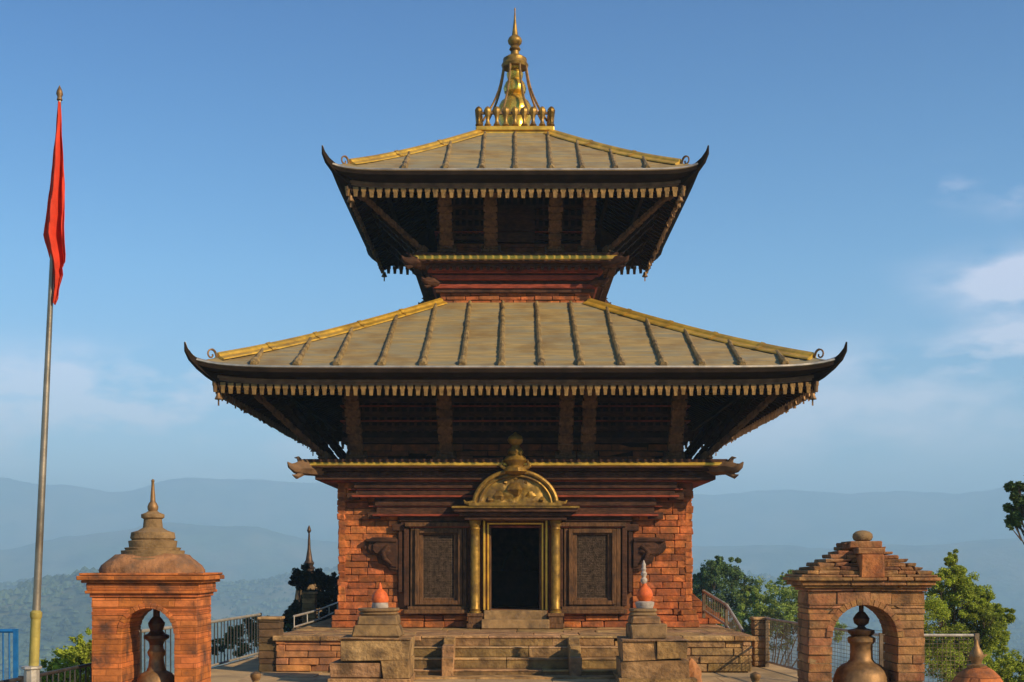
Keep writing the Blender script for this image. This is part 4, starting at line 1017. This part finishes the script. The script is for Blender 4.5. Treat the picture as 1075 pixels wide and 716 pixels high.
# ------------------------------------------------------------------ small foreground pieces
for (px, py, lab) in ((268.5, 705.5, 'short stone stub with a round brass knob at the foot of the left stone post'), (793, 706, 'short stone stub with a round brass knob below the narrow right stone post')):
    D = 17.0; x, y, z = at(px, py, D); root = empty('knob_post', (x, D, 0), lab, 'post', 'short posts with brass knobs')
    mb = MB(); mb.lathe([(.11, 0.01), (.11, .06), (.07, .08), (.06, .25), (.045, z - .12), (.06, z - .1)], (0, 0, 0), 14, jit=.03); mb.build('shaft', 'moss_stone', root)
    mb = MB(); mb.lathe([(.03, z - .12), (.055, z - .10), (.075, z - .06), (.07, z - .02), (.03, z + .0), (.005, z + .012)], (0, 0, 0), 16, jit=.02); mb.build('knob', 'bronze', root)
D = 10.0; x, y, _ = at(1027, 700, D); q_ = lambda py: EYE + (HY - py) * D / F
root = empty('votive_stupa', (x, D, 0), 'small red domed stupa with a brass finial in front of the mesh fence, lower right', 'stupa')
mb = MB()
for (h_, z0_, z1_) in ((.45, .01, .25), (.38, .25, .45), (.31, .45, .62)): mb.box(-h_, h_, -h_, h_, z0_ + .002, z1_ - .002, rt(.9, 1.1), j=.01)
mb.build('stepped_base', 'platform_brick', root, bevel=.02)
mb = MB(); mb.lathe([(.30, .62), (.31, .72), (.29, .82), (.25, .90), (.20, q_(717)), (.16, q_(709)), (.11, q_(703)), (.07, q_(700)), (.05, q_(698))], (0, 0, 0), 24, jit=.02, sq=.15); mb.build('dome', 'brick_shrine', root)
mb = MB(); mb.lathe([(.07, q_(702)), (.075, q_(698)), (.04, q_(696.5)), (.042, q_(694)), (.056, q_(690)), (.05, q_(685)), (.028, q_(680)), (.016, q_(676)), (.012, q_(673)), (.004, q_(671))], (-.015, 0, 0), 16)
mb.tube([(-.01, 0, q_(689)), (.045, -.01, q_(688.5)), (.065, -.012, q_(687))], [.022, .012, .006], 6); mb.build('finial', 'bronze', root)

# ------------------------------------------------------------------ distant little stupa behind the dark tree
D = 46; x, y, _ = at(324.5, 600, D); q_ = lambda py: EYE + (HY - py) * D / F
root = empty('distant_stupa', (x, D, -6.2), 'small distant stupa spire rising above the dark tree', 'stupa'); b_ = 6.2
mb = MB(); mb.lathe([(1.4, 0), (1.4, 2.5), (1.1, 2.6), (1.0, 4.5), (.75, 5.2), (.4, b_ + q_(606)), (.24, b_ + q_(603))], (0, 0, 0), 20, sq=.6); mb.build('dome', 'moss_stone', root)
mb = MB(); mb.lathe([(.2, b_ + q_(604)), (.19, b_ + q_(598)), (.22, b_ + q_(596)), (.15, b_ + q_(594)), (.19, b_ + q_(591)), (.13, b_ + q_(588)), (.10, b_ + q_(583)), (.06, b_ + q_(576)), (.045, b_ + q_(566)), (.03, b_ + q_(560)), (.08, b_ + q_(557)), (.05, b_ + q_(554)), (.01, b_ + q_(551.5))], (0, 0, 0), 12); mb.build('spire', 'bronze_dark', root)

# ------------------------------------------------------------------ trees
def tree(name, base, clumps, leafm, label, cat='tree', n_leaf=380, leaf=.10, bark_r=.12, group=None, seed=1, top=None):
    """clumps: (x,y,z,r) absolute; trunk from base with limbs to the clumps; leaves are small bent faces filling each clump"""
    rnd = random.Random(seed)
    root = empty(name, base, label, cat, group); B = Vector(base)
    C = [(Vector(c[:3]) - B, c[3]) for c in clumps]
    cen = sum((c for c, r in C), Vector()) / len(C)
    fork = Vector((cen.x * .5, cen.y * .5, max(.3, cen.z * .55)))
    mb = MB(); mb.tube([(0, 0, -.4), (fork.x * .3 + .05, fork.y * .3, fork.z * .5), fork], [bark_r * 1.3, bark_r, bark_r * .8], 8, jit=.08)
    for c, r in C:
        mid = fork.lerp(c, .5) + Vector((rnd.uniform(-.1, .1), rnd.uniform(-.1, .1), rnd.uniform(0, .2))) * r
        mb.tube([fork, mid, c + Vector((0, 0, r * .3))], [bark_r * .3, bark_r * .14, bark_r * .04], 6)
        for k in range(4):
            d = Vector((rnd.uniform(-1, 1), rnd.uniform(-1, 1), rnd.uniform(-.4, 1))).normalized() * r * .8
            mb.tube([c.lerp(mid, .3), c + d], [bark_r * .12, bark_r * .03], 4, caps=False)
    mb.build('trunk', 'bark', root)
    mb = MB()
    for c, r in C:
        subs = [(c + Vector((rnd.gauss(0, .5), rnd.gauss(0, .5), rnd.gauss(0, .5))) * r * .95, r * rnd.uniform(.18, .42)) for _ in range(22)]
        for (sc_, sr) in subs:
            for _ in range(int(n_leaf / 6)):
                d = Vector((rnd.gauss(0, 1), rnd.gauss(0, 1), rnd.gauss(0, .8))).normalized() * sr * (rnd.random() ** .45)
                p = sc_ + d
                s = leaf * rnd.uniform(.6, 1.3)
                a = Vector((rnd.uniform(-1, 1), rnd.uniform(-1, 1), rnd.uniform(-.7, .5))).normalized(); b = a.orthogonal().normalized(); b.rotate(Matrix.Rotation(rnd.uniform(0, 6.28), 3, a))
                mid = a.cross(b) * s * .12
                v = rnd.uniform(.65, 1.35)
                mb.add([p - a * s * .5, p + b * s * .26 + mid, p + a * s * .5, p - b * s * .26 + mid], [(0, 1, 2), (0, 2, 3)], (v, v, v * .9))
    mb.build('crown', leafm, root)
    return root
for k_n in ('leaf_dark', 'leaf_black', 'leaf_mid', 'leaf_lime'):      # leaves vary one by one
    nt = M[k_n].node_tree; n = nt.nodes; pb_ = n['Principled BSDF']; src = pb_.inputs['Base Color'].links[0].from_socket
    a_ = n.new('ShaderNodeAttribute'); a_.attribute_name = 'tint'; mx_ = n.new('ShaderNodeMixRGB'); mx_.blend_type = 'MULTIPLY'; mx_.inputs[0].default_value = 1
    nt.links.new(src, mx_.inputs[1]); nt.links.new(a_.outputs['Color'], mx_.inputs[2])
    nt.links.new(mx_.outputs[0], pb_.inputs['Base Color'])
    for nd in n:
        if nd.type == 'BSDF_TRANSLUCENT': nt.links.new(mx_.outputs[0], nd.inputs['Color'])
def C(px, py, D, rp): x, y, z = at(px, py, D); return (x, y, z, rp * D / F)
def gz(x, y): return terrain_z(math.hypot(x, y), math.atan2(x, y))
def TR(name, D, bpx, cl, *a, **k):
    x, y, _ = at(bpx, 600, D); base = (x, D, min(gz(x, D), -.5) - .2); rnd = random.Random(bpx)
    return tree(name, base, [C(px, py, D + rnd.uniform(-1, 1) * rp * D / F * 1.2, rp) for (px, py, rp) in cl], *a, **k)
TR('leafy_tree', 30, 995, [(985, 608, 12), (1003, 603, 13), (985, 632, 20), (1010, 628, 17), (1028, 640, 15), (1038, 655, 17), (1047, 668, 14), (1000, 660, 26), (975, 670, 22), (1030, 685, 22), (1005, 700, 26), (1050, 700, 14), (960, 645, 16), (1012, 616, 15), (1022, 630, 17), (1006, 606, 12), (1042, 645, 15), (1020, 690, 24), (1005, 680, 28), (985, 650, 24), (1020, 662, 20), (1000, 640, 18), (985, 690, 26), (1000, 590, 7), (1036, 628, 7), (1054, 645, 8)], 'leaf_lime', 'bright green tree with feathery crown right of the brown shrine', n_leaf=1000, leaf=.06, seed=11)
TR('round_tree', 62, 762, [(752, 608, 17), (770, 604, 15), (738, 620, 14), (785, 618, 14), (762, 628, 20), (745, 640, 18), (780, 640, 18), (757, 597, 9), (736, 613, 10), (748, 600, 10)], 'leaf_dark', 'round dark green tree just right of the temple wall', n_leaf=800, leaf=.12, bark_r=.2, seed=21, group='trees beyond the right railing')
TR('mixed_tree', 55, 806, [(800, 635, 17), (818, 640, 18), (832, 632, 17), (795, 650, 17), (815, 660, 20), (838, 655, 17), (780, 660, 16), (850, 640, 15), (765, 665, 16), (745, 660, 14), (870, 650, 17), (790, 625, 9)], 'leaf_mid', 'yellow-green leafy tree between the round dark tree and the brown shrine', n_leaf=800, leaf=.11, bark_r=.2, seed=22, group='trees beyond the right railing')
TR('thin_tree', 70, 826, [(822, 608, 6), (832, 604, 6), (815, 617, 7), (838, 612, 7), (828, 622, 8)], 'leaf_mid', 'sparse thin-crowned tree rising behind the yellow-green one beside the brown shrine', n_leaf=110, leaf=.16, bark_r=.12, seed=23, group='trees beyond the right railing')
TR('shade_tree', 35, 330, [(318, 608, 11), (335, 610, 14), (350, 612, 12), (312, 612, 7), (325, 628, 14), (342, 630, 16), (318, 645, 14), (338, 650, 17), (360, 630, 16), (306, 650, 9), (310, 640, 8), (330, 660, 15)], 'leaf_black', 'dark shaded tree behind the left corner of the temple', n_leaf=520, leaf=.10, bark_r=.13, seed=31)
TR('garden_bush', 17.5, 80, [(70, 698, 15), (85, 688, 14), (92, 680, 12), (55, 704, 11), (78, 712, 18), (98, 700, 18), (118, 695, 16), (45, 712, 10), (62, 722, 16), (95, 722, 18)], 'leaf_lime', 'yellow-green bush behind the iron railing between flagpole and orange shrine', 'bush', n_leaf=260, leaf=.06, bark_r=.05, seed=41)
TR('hedge_bush', 40, 285, [(262, 655, 6), (275, 652, 7), (290, 653, 7), (300, 656, 8), (250, 662, 7), (268, 665, 10), (288, 668, 10), (240, 670, 8), (255, 680, 10), (230, 680, 9)], 'leaf_dark', 'low dark green bush beyond the iron railing left of the platform', 'bush', n_leaf=200, leaf=.12, bark_r=.06, seed=42)
TR('low_bush', 26, 1060, [(1060, 706, 12), (1045, 714, 12), (1072, 698, 12), (1085, 712, 15), (1060, 726, 16), (1030, 722, 14)], 'leaf_lime', 'low lime-green bush at the foot of the feathery tree', 'bush', n_leaf=240, leaf=.08, bark_r=.06, seed=43)
TR('overhanging_tree', 24, 1170, [(1064, 514, 8), (1070, 528, 10), (1068, 542, 9), (1062, 548, 6), (1080, 515, 12), (1085, 535, 16), (1100, 520, 22), (1125, 505, 30), (1110, 545, 20), (1150, 530, 36), (1180, 500, 40), (1060, 534, 5)], 'leaf_dark', 'dark leafy branch reaching in from the tree at the right edge', n_leaf=330, leaf=.075, bark_r=.16, seed=51)
print('built', len(bpy.data.objects), 'objects')
